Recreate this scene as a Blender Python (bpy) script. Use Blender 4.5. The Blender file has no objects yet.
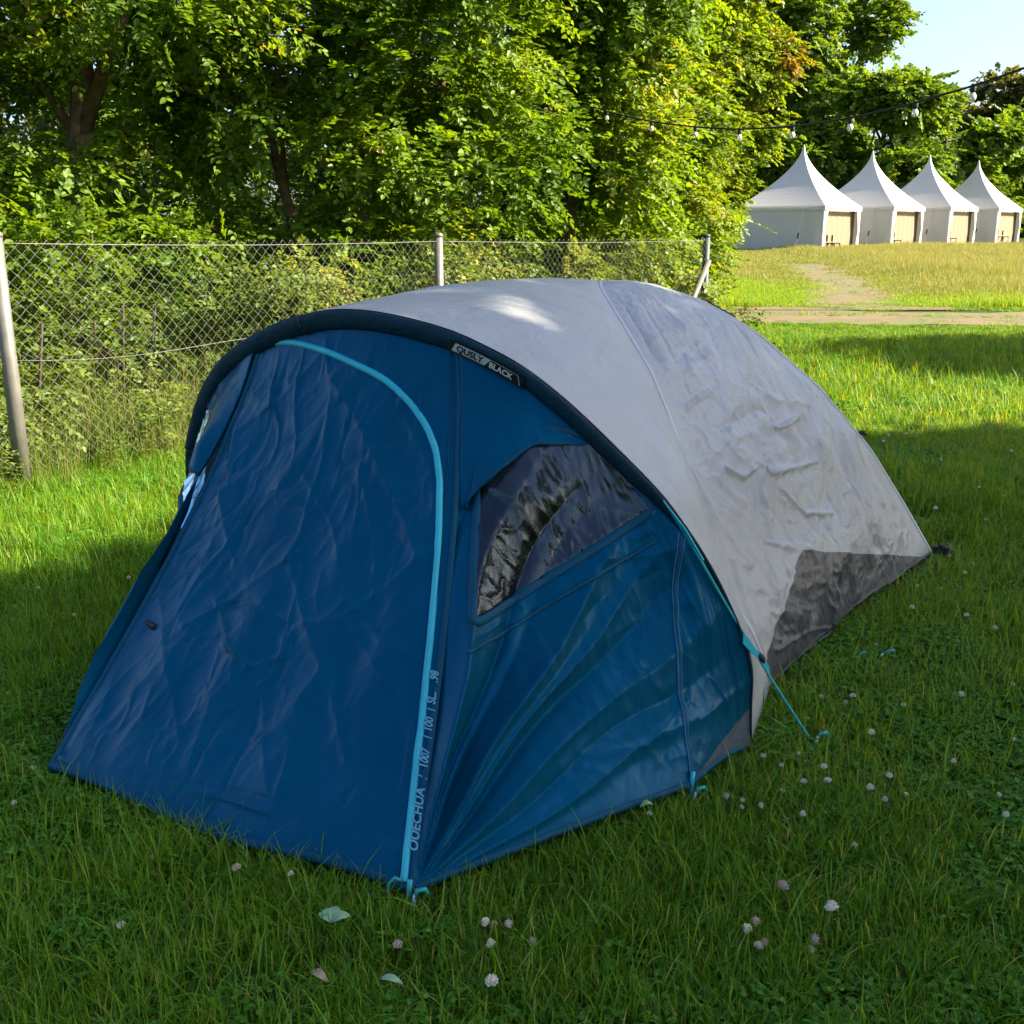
import bpy, math, random
import numpy as np
from mathutils import Vector, Matrix
PI = math.pi
rng = np.random.default_rng(11)
random.seed(5)
SC = bpy.context.scene
COL = SC.collection

# ------------------------------------------------------------------ helpers
def tag(o, label=None, cat=None, group=None, kind=None):
    if label: o['label'] = label
    if cat: o['category'] = cat
    if group: o['group'] = group
    if kind: o['kind'] = kind
    return o

def link(o, parent=None):
    COL.objects.link(o)
    if parent is not None: o.parent = parent
    return o

def empty(name, loc=(0, 0, 0), rz=0.0):
    o = bpy.data.objects.new(name, None)
    o.empty_display_size = .2
    o.location = loc
    o.rotation_euler = (0, 0, rz)
    return link(o)

def np_mesh(name, V, F, mats, attrs=None, smooth=False, fmat=None):
    """V (n,3), F (m,k) constant-size faces"""
    me = bpy.data.meshes.new(name)
    V = np.asarray(V, np.float32); F = np.asarray(F, np.int32)
    m, k = F.shape
    me.vertices.add(len(V)); me.vertices.foreach_set('co', V.ravel())
    me.loops.add(m * k); me.loops.foreach_set('vertex_index', F.ravel())
    me.polygons.add(m); me.polygons.foreach_set('loop_start', np.arange(0, m * k, k, dtype=np.int32))
    if fmat is not None: me.polygons.foreach_set('material_index', np.asarray(fmat, np.int32))
    me.update(calc_edges=True)
    for an, av in (attrs or {}).items():
        av = np.asarray(av, np.float32)
        if av.ndim == 1:
            me.attributes.new(an, 'FLOAT', 'POINT').data.foreach_set('value', av)
        else:
            me.attributes.new(an, 'FLOAT_VECTOR', 'POINT').data.foreach_set('vector', av.ravel())
    for mt in (mats if isinstance(mats, (list, tuple)) else [mats]): me.materials.append(mt)
    if smooth: me.shade_smooth()
    me.validate()
    return me

class MB:
    """collects shapes, builds ONE mesh object"""
    def __init__(s): s.v = []; s.f = []; s.m = []
    def add(s, V, F, mi=0):
        b = len(s.v); s.v += [tuple(map(float, p)) for p in V]
        s.f += [tuple(int(i) + b for i in f) for f in F]; s.m += [mi] * len(F)
    def box(s, c, d, rz=0, mi=0):
        x, y, z = [q / 2 for q in d]; ca, sa = math.cos(rz), math.sin(rz)
        P = [(-x, -y, -z), (x, -y, -z), (x, y, -z), (-x, y, -z), (-x, -y, z), (x, -y, z), (x, y, z), (-x, y, z)]
        P = [(c[0] + p[0] * ca - p[1] * sa, c[1] + p[0] * sa + p[1] * ca, c[2] + p[2]) for p in P]
        s.add(P, [(3, 2, 1, 0), (4, 5, 6, 7), (0, 1, 5, 4), (1, 2, 6, 5), (2, 3, 7, 6), (3, 0, 4, 7)], mi)
    def tube(s, pts, rad, n=8, mi=0, cap=True):
        pts = [Vector(p) for p in pts]
        if not hasattr(rad, '__len__'): rad = [rad] * len(pts)
        V = []; F = []; ref = None
        for i, p in enumerate(pts):
            d = (pts[min(i + 1, len(pts) - 1)] - pts[max(i - 1, 0)]).normalized()
            if ref is None: ref = Vector((1, 0, 0)) if abs(d.x) < .8 else Vector((0, 1, 0))
            a = (ref - d * ref.dot(d)).normalized(); ref = a; b = d.cross(a)
            for k in range(n):
                t = 2 * PI * k / n
                V.append(p + (a * math.cos(t) + b * math.sin(t)) * rad[i])
        for i in range(len(pts) - 1):
            for k in range(n):
                F.append((i * n + k, i * n + (k + 1) % n, (i + 1) * n + (k + 1) % n, (i + 1) * n + k))
        if cap:
            F.append(tuple(range(n - 1, -1, -1))); F.append(tuple((len(pts) - 1) * n + k for k in range(n)))
        s.add(V, F, mi)
    def lathe(s, prof, c=(0, 0, 0), n=12, mi=0):
        V = []; F = []
        for r, z in prof:
            for k in range(n):
                t = 2 * PI * k / n; V.append((c[0] + r * math.cos(t), c[1] + r * math.sin(t), c[2] + z))
        for i in range(len(prof) - 1):
            for k in range(n):
                F.append((i * n + k, i * n + (k + 1) % n, (i + 1) * n + (k + 1) % n, (i + 1) * n + k))
        F.append(tuple(range(n - 1, -1, -1))); F.append(tuple((len(prof) - 1) * n + k for k in range(n)))
        s.add(V, F, mi)
    def build(s, name, mats, parent=None, smooth=False):
        me = bpy.data.meshes.new(name); me.from_pydata(s.v, [], s.f)
        for mt in (mats if isinstance(mats, (list, tuple)) else [mats]): me.materials.append(mt)
        me.polygons.foreach_set('material_index', s.m)
        if smooth: me.shade_smooth()
        me.update()
        return link(bpy.data.objects.new(name, me), parent)

# ------------------------------------------------------------------ numpy noise
def _hash(i, j, k, seed):
    h = (i * 374761393 + j * 668265263 + k * 1274126177 + seed * 974634777).astype(np.int64) & 0xffffffff
    h = ((h ^ (h >> 13)) * 1274126177) & 0xffffffff
    h = h ^ (h >> 16)
    return (h & 0xffff) / 32767.5 - 1.0

def noise3(P, seed=0):
    P = np.asarray(P, float); I = np.floor(P).astype(np.int64); fr = P - I
    w = fr * fr * fr * (fr * (fr * 6 - 15) + 10)
    x, y, z = I[..., 0], I[..., 1], I[..., 2]; r = 0
    for a in (0, 1):
        for b in (0, 1):
            for c in (0, 1):
                r = r + _hash(x + a, y + b, z + c, seed) * np.where(a, w[..., 0], 1 - w[..., 0]) * np.where(b, w[..., 1], 1 - w[..., 1]) * np.where(c, w[..., 2], 1 - w[..., 2])
    return r

def noise2(x, y, seed=0):
    return noise3(np.stack([x, y, np.zeros_like(x) + .37], -1), seed)

def unit(a):
    return a / np.maximum(np.linalg.norm(a, axis=-1, keepdims=True), 1e-9)

# ------------------------------------------------------------------ camera
FPX = 1050.0
PITCH = math.atan(275 / FPX)
CH = 1.5
cam = bpy.data.cameras.new('camera'); camo = link(bpy.data.objects.new('camera', cam))
cam.sensor_width = 36; cam.lens = 36 * FPX / 1024; cam.clip_start = .05; cam.clip_end = 3000
camo.location = (0, 0, CH); camo.rotation_euler = (PI / 2 - PITCH, 0, 0)
SC.camera = camo
CP, SP = math.cos(PITCH), math.sin(PITCH)
def at(px, py, d):
    """world point seen at that place of the photo, d metres along the view axis"""
    return Vector((d * (px - 512) / FPX, d * (CP - (py - 512) / FPX * SP), CH - d * (SP + (py - 512) / FPX * CP)))
def ground_z(y):
    y = np.asarray(y, float)
    return np.where(y > 22, (y - 22) * .021, 0.0) * np.where(y > 90, 0, 1) + np.where(y > 90, 68 * .021, 0)
def ground_at(px, py, z=0.0):
    k = SP + (py - 512) / FPX * CP
    return at(px, py, (CH - z) / k)
def to_px(W):
    W = np.asarray(W, float); y = W[..., 1]; z = W[..., 2] - CH
    d = y * CP - z * SP
    return np.stack([512 + FPX * W[..., 0] / d, 512 - FPX * (y * SP + z * CP) / d], -1)

# ------------------------------------------------------------------ materials
def nodes(m):
    m.use_nodes = True
    return m.node_tree.nodes, m.node_tree.links, m.node_tree.nodes['Principled BSDF']

def plain(name, col, rough=.6, metal=0, spec=.5, bump=0, bscale=60, var=0, vscale=8):
    m = bpy.data.materials.new(name); n, l, b = nodes(m)
    b.inputs['Base Color'].default_value = (*col, 1); b.inputs['Roughness'].default_value = rough
    b.inputs['Metallic'].default_value = metal; b.inputs['Specular IOR Level'].default_value = spec
    tc = n.new('ShaderNodeTexCoord')
    if var:
        nz = n.new('ShaderNodeTexNoise'); nz.inputs['Scale'].default_value = vscale; nz.inputs['Detail'].default_value = 5
        l.new(tc.outputs['Object'], nz.inputs['Vector'])
        mp = n.new('ShaderNodeMapRange'); mp.inputs[1].default_value = .3; mp.inputs[2].default_value = .7
        mp.inputs[3].default_value = 1 - var; mp.inputs[4].default_value = 1 + var
        l.new(nz.outputs['Fac'], mp.inputs[0])
        mx = n.new('ShaderNodeVectorMath'); mx.operation = 'SCALE'; mx.inputs[0].default_value = col
        l.new(mp.outputs[0], mx.inputs['Scale']); l.new(mx.outputs[0], b.inputs['Base Color'])
    if bump:
        nz = n.new('ShaderNodeTexNoise'); nz.inputs['Scale'].default_value = bscale; nz.inputs['Detail'].default_value = 4
        l.new(tc.outputs['Object'], nz.inputs['Vector'])
        bp = n.new('ShaderNodeBump'); bp.inputs['Strength'].default_value = bump; bp.inputs['Distance'].default_value = .01
        l.new(nz.outputs['Fac'], bp.inputs['Height']); l.new(bp.outputs[0], b.inputs['Normal'])
    return m

def leafmat(name, stops, trans=.45, tcol=1.6, rough=.5, spec=.35, tr_=1.24):
    """colour by the random per-leaf 'tint' attribute; part of the light passes through"""
    m = bpy.data.materials.new(name); n, l, b = nodes(m)
    at_ = n.new('ShaderNodeAttribute'); at_.attribute_name = 'tint'
    cr = n.new('ShaderNodeValToRGB'); el = cr.color_ramp.elements
    el[0].position = stops[0][0]; el[0].color = (*stops[0][1], 1); el[1].position = stops[-1][0]; el[1].color = (*stops[-1][1], 1)
    for p, c in stops[1:-1]:
        e = el.new(p); e.color = (*c, 1)
    l.new(at_.outputs['Fac'], cr.inputs['Fac'])
    l.new(cr.outputs['Color'], b.inputs['Base Color'])
    b.inputs['Roughness'].default_value = rough; b.inputs['Specular IOR Level'].default_value = spec
    tr = n.new('ShaderNodeBsdfTranslucent')
    sc_ = n.new('ShaderNodeVectorMath'); sc_.operation = 'MULTIPLY'; sc_.inputs[1].default_value = (tcol * tr_, tcol * 1.05, tcol * .4)
    l.new(cr.outputs['Color'], sc_.inputs[0]); l.new(sc_.outputs[0], tr.inputs['Color'])
    mx = n.new('ShaderNodeMixShader'); mx.inputs[0].default_value = trans
    l.new(b.outputs[0], mx.inputs[1]); l.new(tr.outputs[0], mx.inputs[2])
    l.new(mx.outputs[0], n['Material Output'].inputs['Surface'])
    return m

def fabric(name, col, patch_col=None, rough=.42, spec=.5, var=.1, weave=.08, sheen=0, trans=0, dirt=None, tint=None):
    m = bpy.data.materials.new(name); n, l, b = nodes(m)
    tc = n.new('ShaderNodeTexCoord')
    nz = n.new('ShaderNodeTexNoise'); nz.inputs['Scale'].default_value = 3.2; nz.inputs['Detail'].default_value = 7; nz.inputs['Roughness'].default_value = .62
    l.new(tc.outputs['Object'], nz.inputs['Vector'])
    mp = n.new('ShaderNodeMapRange'); mp.inputs[1].default_value = .3; mp.inputs[2].default_value = .7
    mp.inputs[3].default_value = 1 - var; mp.inputs[4].default_value = 1 + var
    l.new(nz.outputs['Fac'], mp.inputs[0])
    base = n.new('ShaderNodeRGB'); base.outputs[0].default_value = (*col, 1); cout = base.outputs[0]
    if patch_col:
        a = n.new('ShaderNodeAttribute'); a.attribute_name = 'patch'
        g = n.new('ShaderNodeMath'); g.operation = 'GREATER_THAN'; g.inputs[1].default_value = 0
        l.new(a.outputs['Fac'], g.inputs[0])
        mx = n.new('ShaderNodeMix'); mx.data_type = 'RGBA'
        l.new(g.outputs[0], mx.inputs[0]); l.new(cout, mx.inputs[6]); mx.inputs[7].default_value = (*patch_col, 1)
        cout = mx.outputs[2]
    if dirt:
        n2 = n.new('ShaderNodeTexNoise'); n2.inputs['Scale'].default_value = 5.5; n2.inputs['Detail'].default_value = 8
        l.new(tc.outputs['Object'], n2.inputs['Vector'])
        r2 = n.new('ShaderNodeMapRange'); r2.inputs[1].default_value = .55; r2.inputs[2].default_value = .78; r2.inputs[3].default_value = 0; r2.inputs[4].default_value = .5
        l.new(n2.outputs['Fac'], r2.inputs[0])
        mx = n.new('ShaderNodeMix'); mx.data_type = 'RGBA'
        l.new(r2.outputs[0], mx.inputs[0]); l.new(cout, mx.inputs[6]); mx.inputs[7].default_value = (*dirt, 1)
        cout = mx.outputs[2]
    mul = n.new('ShaderNodeVectorMath'); mul.operation = 'SCALE'
    l.new(cout, mul.inputs[0]); l.new(mp.outputs[0], mul.inputs['Scale']); l.new(mul.outputs[0], b.inputs['Base Color'])
    b.inputs['Roughness'].default_value = rough; b.inputs['Specular IOR Level'].default_value = spec
    if tint: b.inputs['Specular Tint'].default_value = (*tint, 1)
    if weave:
        w = n.new('ShaderNodeTexNoise'); w.inputs['Scale'].default_value = 55; w.inputs['Detail'].default_value = 5
        l.new(tc.outputs['Object'], w.inputs['Vector'])
        w2 = n.new('ShaderNodeTexNoise'); w2.inputs['Scale'].default_value = 7; w2.inputs['Detail'].default_value = 6; w2.inputs['Distortion'].default_value = 1.2
        l.new(tc.outputs['Object'], w2.inputs['Vector'])
        ad = n.new('ShaderNodeMath'); ad.operation = 'MULTIPLY_ADD'; ad.inputs[1].default_value = 4.0
        l.new(w2.outputs['Fac'], ad.inputs[0]); l.new(w.outputs['Fac'], ad.inputs[2])
        bp = n.new('ShaderNodeBump'); bp.inputs['Strength'].default_value = weave; bp.inputs['Distance'].default_value = .012
        l.new(ad.outputs[0], bp.inputs['Height']); l.new(bp.outputs[0], b.inputs['Normal'])
    if trans:
        tr = n.new('ShaderNodeBsdfTranslucent'); l.new(mul.outputs[0], tr.inputs['Color'])
        ms = n.new('ShaderNodeMixShader'); ms.inputs[0].default_value = trans
        l.new(b.outputs[0], ms.inputs[1]); l.new(tr.outputs[0], ms.inputs[2]); l.new(ms.outputs[0], n['Material Output'].inputs['Surface'])
    return m

M = {}
M['blue'] = fabric('blue_polyester', (.0004, .060, .118), (.085, .10, .12), rough=.33, spec=.5, var=.12, weave=.04, trans=.16, tint=(.03, .32, .9))
M['sleeve'] = fabric('dark_teal_sleeve', (.002, .024, .042), rough=.6, spec=.15, weave=.3)
M['grey'] = fabric('grey_coated_polyester', (.335, .34, .35), (.055, .058, .072), rough=.43, spec=.5, var=.1, weave=.25, trans=.05, dirt=(.36, .35, .34))
M['cyan'] = fabric('turquoise_tape', (.01, .36, .46), rough=.45, weave=0)
M['cord'] = fabric('turquoise_cord', (.01, .30, .31), rough=.6, weave=0)
M['turq'] = plain('turquoise_plastic', (.008, .26, .25), .35)
M['black'] = plain('black_webbing', (.008, .009, .011), .6)
M['badge'] = plain('badge_black', (.006, .007, .01), .45)
M['badge_grey'] = plain('badge_grey', (.40, .42, .43), .5)
M['print'] = plain('faded_print', (.09, .28, .38), .6)
M['printw'] = plain('white_print', (.55, .57, .58), .6)
M['seam'] = fabric('blue_seam_tape', (.0004, .052, .100), rough=.55, spec=.15, weave=0)
M['stitch'] = plain('pale_stitching', (.03, .17, .32), .6)
M['greyseam'] = plain('grey_seam', (.42, .43, .46), .5)
M['galv'] = plain('galvanised_steel', (.14, .135, .125), .5, .3, var=.18, vscale=14)
M['wire'] = plain('galvanised_wire', (.27, .27, .25), .5, .25)
M['greenpost'] = plain('dark_green_post', (.035, .055, .05), .5, var=.2)
M['bark'] = plain('brown_bark', (.13, .085, .045), .9, bump=1, bscale=22, var=.5, vscale=10)
M['barkd'] = plain('dark_bark', (.04, .033, .026), .9, bump=.8, bscale=20, var=.3, vscale=6)
M['white'] = fabric('white_pvc', (.50, .475, .43), rough=.5, weave=.05, var=.03, trans=.10)
M['tan'] = fabric('tan_lit_interior', (.20, .15, .095), rough=.7, weave=.05, var=.05, trans=.15)  # warm light inside the pagoda tents, put into the colour
M['steel'] = plain('aluminium_leg', (.55, .56, .57), .4, .5)
M['dark'] = plain('dark_chair', (.015, .014, .013), .5)
M['cable'] = plain('black_cable', (.006, .006, .006), .6)
M['petal'] = plain('white_petal', (.80, .72, .58), .7, bump=.8, bscale=500, var=.15, vscale=300)
M['petalp'] = plain('pinkish_petal', (.66, .48, .38), .7, bump=.8, bscale=500, var=.2, vscale=300)
M['stem'] = plain('flower_stem', (.06, .12, .025), .6)
M['deadleaf'] = plain('dead_leaf', (.34, .24, .14), .7, var=.25, vscale=60)
M['paleleaf'] = plain('pale_green_leaf', (.22, .36, .20), .55, var=.1, vscale=60)

def glassy():
    m = bpy.data.materials.new('clear_vinyl'); n, l, b = nodes(m)
    tc = n.new('ShaderNodeTexCoord')
    w = n.new('ShaderNodeTexNoise'); w.inputs['Scale'].default_value = 9; w.inputs['Detail'].default_value = 3; w.inputs['Distortion'].default_value = 2.2
    l.new(tc.outputs['Object'], w.inputs['Vector'])
    bp = n.new('ShaderNodeBump'); bp.inputs['Strength'].default_value = .10; bp.inputs['Distance'].default_value = .012
    l.new(w.outputs['Fac'], bp.inputs['Height'])
    g = n.new('ShaderNodeBsdfGlossy'); g.inputs['Roughness'].default_value = .26; g.inputs['Color'].default_value = (.62, .78, 1, 1)
    l.new(bp.outputs[0], g.inputs['Normal'])
    t = n.new('ShaderNodeBsdfTransparent'); t.inputs['Color'].default_value = (.30, .46, .66, 1)
    fr = n.new('ShaderNodeFresnel'); fr.inputs['IOR'].default_value = 1.3; l.new(bp.outputs[0], fr.inputs['Normal'])
    ad = n.new('ShaderNodeMath'); ad.operation = 'ADD'; ad.inputs[1].default_value = .04; l.new(fr.outputs[0], ad.inputs[0])
    mx = n.new('ShaderNodeMixShader'); l.new(ad.outputs[0], mx.inputs[0]); l.new(t.outputs[0], mx.inputs[1]); l.new(g.outputs[0], mx.inputs[2])
    l.new(mx.outputs[0], n['Material Output'].inputs['Surface'])
    return m
M['vinyl'] = glassy()
def bulbglass():
    m = plain('bulb_glass', (.75, .72, .66), .15); n, l, b = nodes(m)
    b.inputs['Transmission Weight'].default_value = .35; b.inputs['IOR'].default_value = 1.3
    return m
M['bulb'] = bulbglass()

G = lambda a, b, c: (a, b, c)
M['leaf_a'] = leafmat('elm_leaf', [(0, (.050, .108, .006)), (.5, (.096, .175, .008)), (.93, (.155, .235, .011)), (1, (.22, .21, .04))], trans=.45)
M['leaf_b'] = leafmat('maple_leaf', [(0, (.06, .112, .005)), (.5, (.110, .178, .007)), (.9, (.17, .225, .010)), (1, (.25, .20, .03))], trans=.45)
M['leaf_o'] = leafmat('orange_tinged_leaf', [(0, (.09, .10, .008)), (.5, (.19, .15, .012)), (1, (.33, .17, .02))], trans=.4)
M['leaf_c'] = leafmat('oak_leaf', [(0, (.052, .110, .009)), (.5, (.092, .165, .012)), (1, (.14, .21, .02))], trans=.42)
M['leaf_d'] = leafmat('far_leaf', [(0, (.065, .085, .022)), (.5, (.105, .125, .032)), (1, (.16, .165, .045))], trans=.32)
M['leaf_s'] = leafmat('shrub_leaf', [(0, (.05, .095, .012)), (.5, (.10, .155, .02)), (.92, (.17, .22, .04)), (1, (.30, .28, .12))], trans=.42)
M['blade'] = leafmat('lawn_blade', [(0, (.031, .118, .005)), (.5, (.083, .220, .008)), (.93, (.165, .31, .02)), (1, (.36, .31, .11))], trans=.45, tcol=1.45, rough=.5, spec=.3, tr_=1.75)
M['clover'] = leafmat('clover_leaf', [(0, (.032, .120, .008)), (.6, (.075, .21, .014)), (1, (.14, .29, .045))], trans=.35, rough=.65, spec=.15)
M['straw'] = leafmat('meadow_blade', [(0, (.07, .14, .008)), (.45, (.14, .20, .014)), (.86, (.19, .22, .035)), (1, (.30, .26, .10))], trans=.3, tcol=1.3)
M['weed'] = leafmat('weed_blade', [(0, (.04, .10, .008)), (.6, (.10, .18, .014)), (.9, (.16, .18, .035)), (1, (.30, .23, .11))], trans=.4, tcol=1.3)

def soil():
    m = bpy.data.materials.new('grassy_soil'); n, l, b = nodes(m)
    tc = n.new('ShaderNodeTexCoord')
    n1 = n.new('ShaderNodeTexNoise'); n1.inputs['Scale'].default_value = 1.1; n1.inputs['Detail'].default_value = 8
    n2 = n.new('ShaderNodeTexNoise'); n2.inputs['Scale'].default_value = 45; n2.inputs['Detail'].default_value = 6
    l.new(tc.outputs['Object'], n1.inputs['Vector']); l.new(tc.outputs['Object'], n2.inputs['Vector'])
    cr = n.new('ShaderNodeValToRGB'); e = cr.color_ramp.elements
    e[0].position = .3; e[0].color = (.018, .036, .006, 1); e[1].position = .75; e[1].color = (.07, .085, .02, 1)
    mxf = n.new('ShaderNodeMath'); mxf.operation = 'MULTIPLY_ADD'; mxf.inputs[1].default_value = .5; mxf.use_clamp = True
    l.new(n2.outputs['Fac'], mxf.inputs[0]); 
    h = n.new('ShaderNodeMath'); h.operation = 'MULTIPLY'; h.inputs[1].default_value = .5; l.new(n1.outputs['Fac'], h.inputs[0])
    l.new(h.outputs[0], mxf.inputs[2]); l.new(mxf.outputs[0], cr.inputs['Fac']); l.new(cr.outputs[0], b.inputs['Base Color'])
    b.inputs['Roughness'].default_value = .95; b.inputs['Specular IOR Level'].default_value = .1
    bp = n.new('ShaderNodeBump'); bp.inputs['Strength'].default_value = 1; bp.inputs['Distance'].default_value = .03
    l.new(n2.outputs['Fac'], bp.inputs['Height']); l.new(bp.outputs[0], b.inputs['Normal'])
    return m
M['soil'] = soil()
def dirtm():
    m = bpy.data.materials.new('dry_dirt'); n, l, b = nodes(m)
    tc = n.new('ShaderNodeTexCoord')
    n1 = n.new('ShaderNodeTexNoise'); n1.inputs['Scale'].default_value = .9; n1.inputs['Detail'].default_value = 9; n1.inputs['Roughness'].default_value = .7
    l.new(tc.outputs['Object'], n1.inputs['Vector'])
    cr = n.new('ShaderNodeValToRGB'); e = cr.color_ramp.elements
    e[0].position = .40; e[0].color = (.075, .10, .02, 1); e[1].position = .66; e[1].color = (.15, .10, .05, 1)
    k = e.new(.48); k.color = (.11, .085, .036, 1)
    l.new(n1.outputs['Fac'], cr.inputs['Fac']); l.new(cr.outputs[0], b.inputs['Base Color']); b.inputs['Roughness'].default_value = .95
    bp = n.new('ShaderNodeBump'); bp.inputs['Strength'].default_value = .8; bp.inputs['Distance'].default_value = .05
    l.new(n1.outputs['Fac'], bp.inputs['Height']); l.new(bp.outputs[0], b.inputs['Normal'])
    return m
M['dirt'] = dirtm()

# ------------------------------------------------------------------ sky and sun
SUN_EL = math.radians(33.0); SUN_AZ = math.radians(96.0)     # azimuth from +Y towards +X
S = Vector((math.sin(SUN_AZ) * math.cos(SUN_EL), math.cos(SUN_AZ) * math.cos(SUN_EL), math.sin(SUN_EL)))
w = bpy.data.worlds.new('World'); SC.world = w; w.use_nodes = True
sk = w.node_tree.nodes.new('ShaderNodeTexSky'); sk.sky_type = 'NISHITA'; sk.sun_disc = False
sk.sun_elevation = SUN_EL; sk.sun_rotation = SUN_AZ; sk.air_density = 1.0; sk.dust_density = 3.0; sk.ozone_density = 3.0
w.node_tree.links.new(sk.outputs[0], w.node_tree.nodes['Background'].inputs[0])
w.node_tree.nodes['Background'].inputs[1].default_value = .054
sl = bpy.data.lights.new('sun', 'SUN'); sl.energy = 3.6; sl.angle = math.radians(.55); sl.color = (1, .87, .64)
so = link(bpy.data.objects.new('sun', sl)); so.rotation_euler = S.to_track_quat('Z', 'Y').to_euler(); so.location = (20, 8, 15)
SC.view_settings.view_transform = 'Standard'; SC.view_settings.look = 'None'; SC.view_settings.gamma = 1
SC.view_settings.exposure = 2.68
SC.cycles.max_bounces = 6; SC.cycles.diffuse_bounces = 3; SC.cycles.glossy_bounces = 2; SC.cycles.transmission_bounces = 4; SC.cycles.transparent_max_bounces = 10

# ------------------------------------------------------------------ ground, road, path
def sheet(name, xs, ys, mat, dz=0.0, wob=None):
    X, Y = np.meshgrid(xs, ys); Zg = ground_z(Y) + dz
    V = np.stack([X, Y, Zg], -1).reshape(-1, 3); nx, ny = len(xs), len(ys)
    i = np.arange(nx - 1)[None, :] + np.arange(ny - 1)[:, None] * nx; i = i.ravel()
    F = np.stack([i, i + 1, i + 1 + nx, i + nx], 1)
    o = link(bpy.data.objects.new(name, np_mesh(name, V, F, mat)))
    return tag(o, kind='structure')
ys = np.concatenate([np.linspace(-40, 20, 13), np.arange(22, 92, 2.0), [110, 160, 300, 700, 1500]])
sheet('ground', np.array([-1500, -500, -150, -60, -20, 0, 20, 60, 150, 500, 1500.]), ys, M['soil'])

def strip(name, left, right, mat, dz):
    """left, right: polylines (x,y) of same length"""
    L = np.array(left, float); R = np.array(right, float); n = len(L)
    k = 9; T = np.linspace(0, 1, k)[None, :, None]
    P = L[:, None] * (1 - T) + R[:, None] * T
    V = np.concatenate([P, (ground_z(P[..., 1]) + dz)[..., None]], -1).reshape(-1, 3)
    i = (np.arange(k - 1)[None, :] + np.arange(n - 1)[:, None] * k).ravel()
    F = np.stack([i, i + 1, i + 1 + k, i + k], 1)
    return tag(link(bpy.data.objects.new(name, np_mesh(name, V, F, mat))), kind='structure')
rx = np.linspace(2.0, 70, 90)
def road_mid(x): return 20.9 - (x - 5) * .10 + .25 * np.sin(x * .5)
rw = 1.95 + .25 * np.sin(rx * 1.3) + .2 * np.sin(rx * 3.1)
strip('dirt_road', np.stack([rx, road_mid(rx) - rw], 1), np.stack([rx, road_mid(rx) + rw * .8], 1), M['dirt'], .012)
tp = np.linspace(0, 1, 40)
def path_c(t): return 6.9 + 4.9 * t + 1.1 * np.sin(t * 3.0) * (1 - t), 22.3 + 21.0 * t
pcx, pcy = path_c(tp); pw = 1.25 + .45 * np.sin(tp * 9) * .4 + 1.6 * np.exp(-tp * 10) + .3 * tp
strip('dirt_path', np.stack([pcx - pw, pcy], 1), np.stack([pcx + pw, pcy], 1), M['dirt'], .024)

# ------------------------------------------------------------------ THE TENT
# local frame: x = across (right), y = along the tent away from the camera, z up
T0 = Vector((-.2114, 3.4652, 0)); TRZ = math.radians(-30)
tent = empty('dome_tent', T0, TRZ)
tag(tent, 'blue and grey dome tent with a closed zipped porch standing on the lawn', 'tent')
ca, sa = math.cos(TRZ), math.sin(TRZ)
def t_world(P):
    P = np.asarray(P, float)
    return np.stack([T0.x + P[..., 0] * ca - P[..., 1] * sa, T0.y + P[..., 0] * sa + P[..., 1] * ca, P[..., 2]], -1)
def t_local(W):
    x, y = W[0] - T0.x, W[1] - T0.y
    return np.array([x * ca + y * sa, -x * sa + y * ca, W[2]])

def curve(P, n, smooth=2, key=None):
    """resample a polyline by arc length; key vertices optional"""
    P = np.asarray(P, float)
    d = np.concatenate([[0], np.cumsum(np.linalg.norm(np.diff(P, axis=0), axis=1))]); d /= d[-1]
    s = np.linspace(0, 1, 200); Q = np.stack([np.interp(s, d, P[:, k]) for k in range(P.shape[1])], 1)
    for _ in range(smooth * 6):
        Q[1:-1] = .25 * Q[:-2] + .5 * Q[1:-1] + .25 * Q[2:]
    t = np.linspace(0, 1, n)
    return np.stack([np.interp(t, s, Q[:, k]) for k in range(P.shape[1])], 1)

ARCH2 = [(-1.09, 0), (-1.10, .2), (-1.055, .45), (-.985, .675), (-.92, .803), (-.761, 1.001), (-.613, 1.121), (-.472, 1.193), (-.28, 1.264), (-.093, 1.30),
         (.034, 1.302), (.153, 1.289), (.327, 1.254), (.516, 1.174), (.636, 1.084), (.727, .998), (.83, .892), (.895, .825), (.982, .684), (1.032, .581), (1.092, .409), (1.115, .291), (1.10, .177), (1.09, 0)]
A2 = curve(ARCH2, 600)
ARCH = np.stack([A2[:, 0], -.364 * A2[:, 1], A2[:, 1]], 1)
vtop = lambda v: int(np.argmin(np.abs(A2[120:480, 0] - v))) + 120      # index on the arch by across-position (upper part)
def arch_seg(i0, i1, n, inset=.0):
    P = curve(ARCH[i0:i1 + 1], n, 0)
    c = np.array([0, -.20, .55]); d = unit(P - c)
    P = P - d * (inset * np.where(P[:, 0] > 0, np.clip((P[:, 2] - .62) / .25, .12, 1), 1))[:, None]
    P[:, 2] = np.maximum(P[:, 2], .02)
    return P

def ridged(x, y, seed, octv=3):
    r = 0; a = 1.0
    for k in range(octv):
        r = r + a * (1 - np.abs(noise2(x, y, seed + k * 7)) * 2); x = x * 2.03 + 3.1; y = y * 2.03 + 1.7; a *= .5
    return r

def creases(x, y, seed, sharp=5):
    """thin meandering ridges of crumpled fabric"""
    a = x + .35 * noise2(x * .8, y * .8, seed + 50); b = y + .35 * noise2(x * .8 + 9, y * .8, seed + 51)
    return (1 - np.abs(noise2(a, b, seed))) ** sharp * np.clip(.5 + noise2(x * .6, y * .6, seed + 52), 0, 1)

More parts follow.
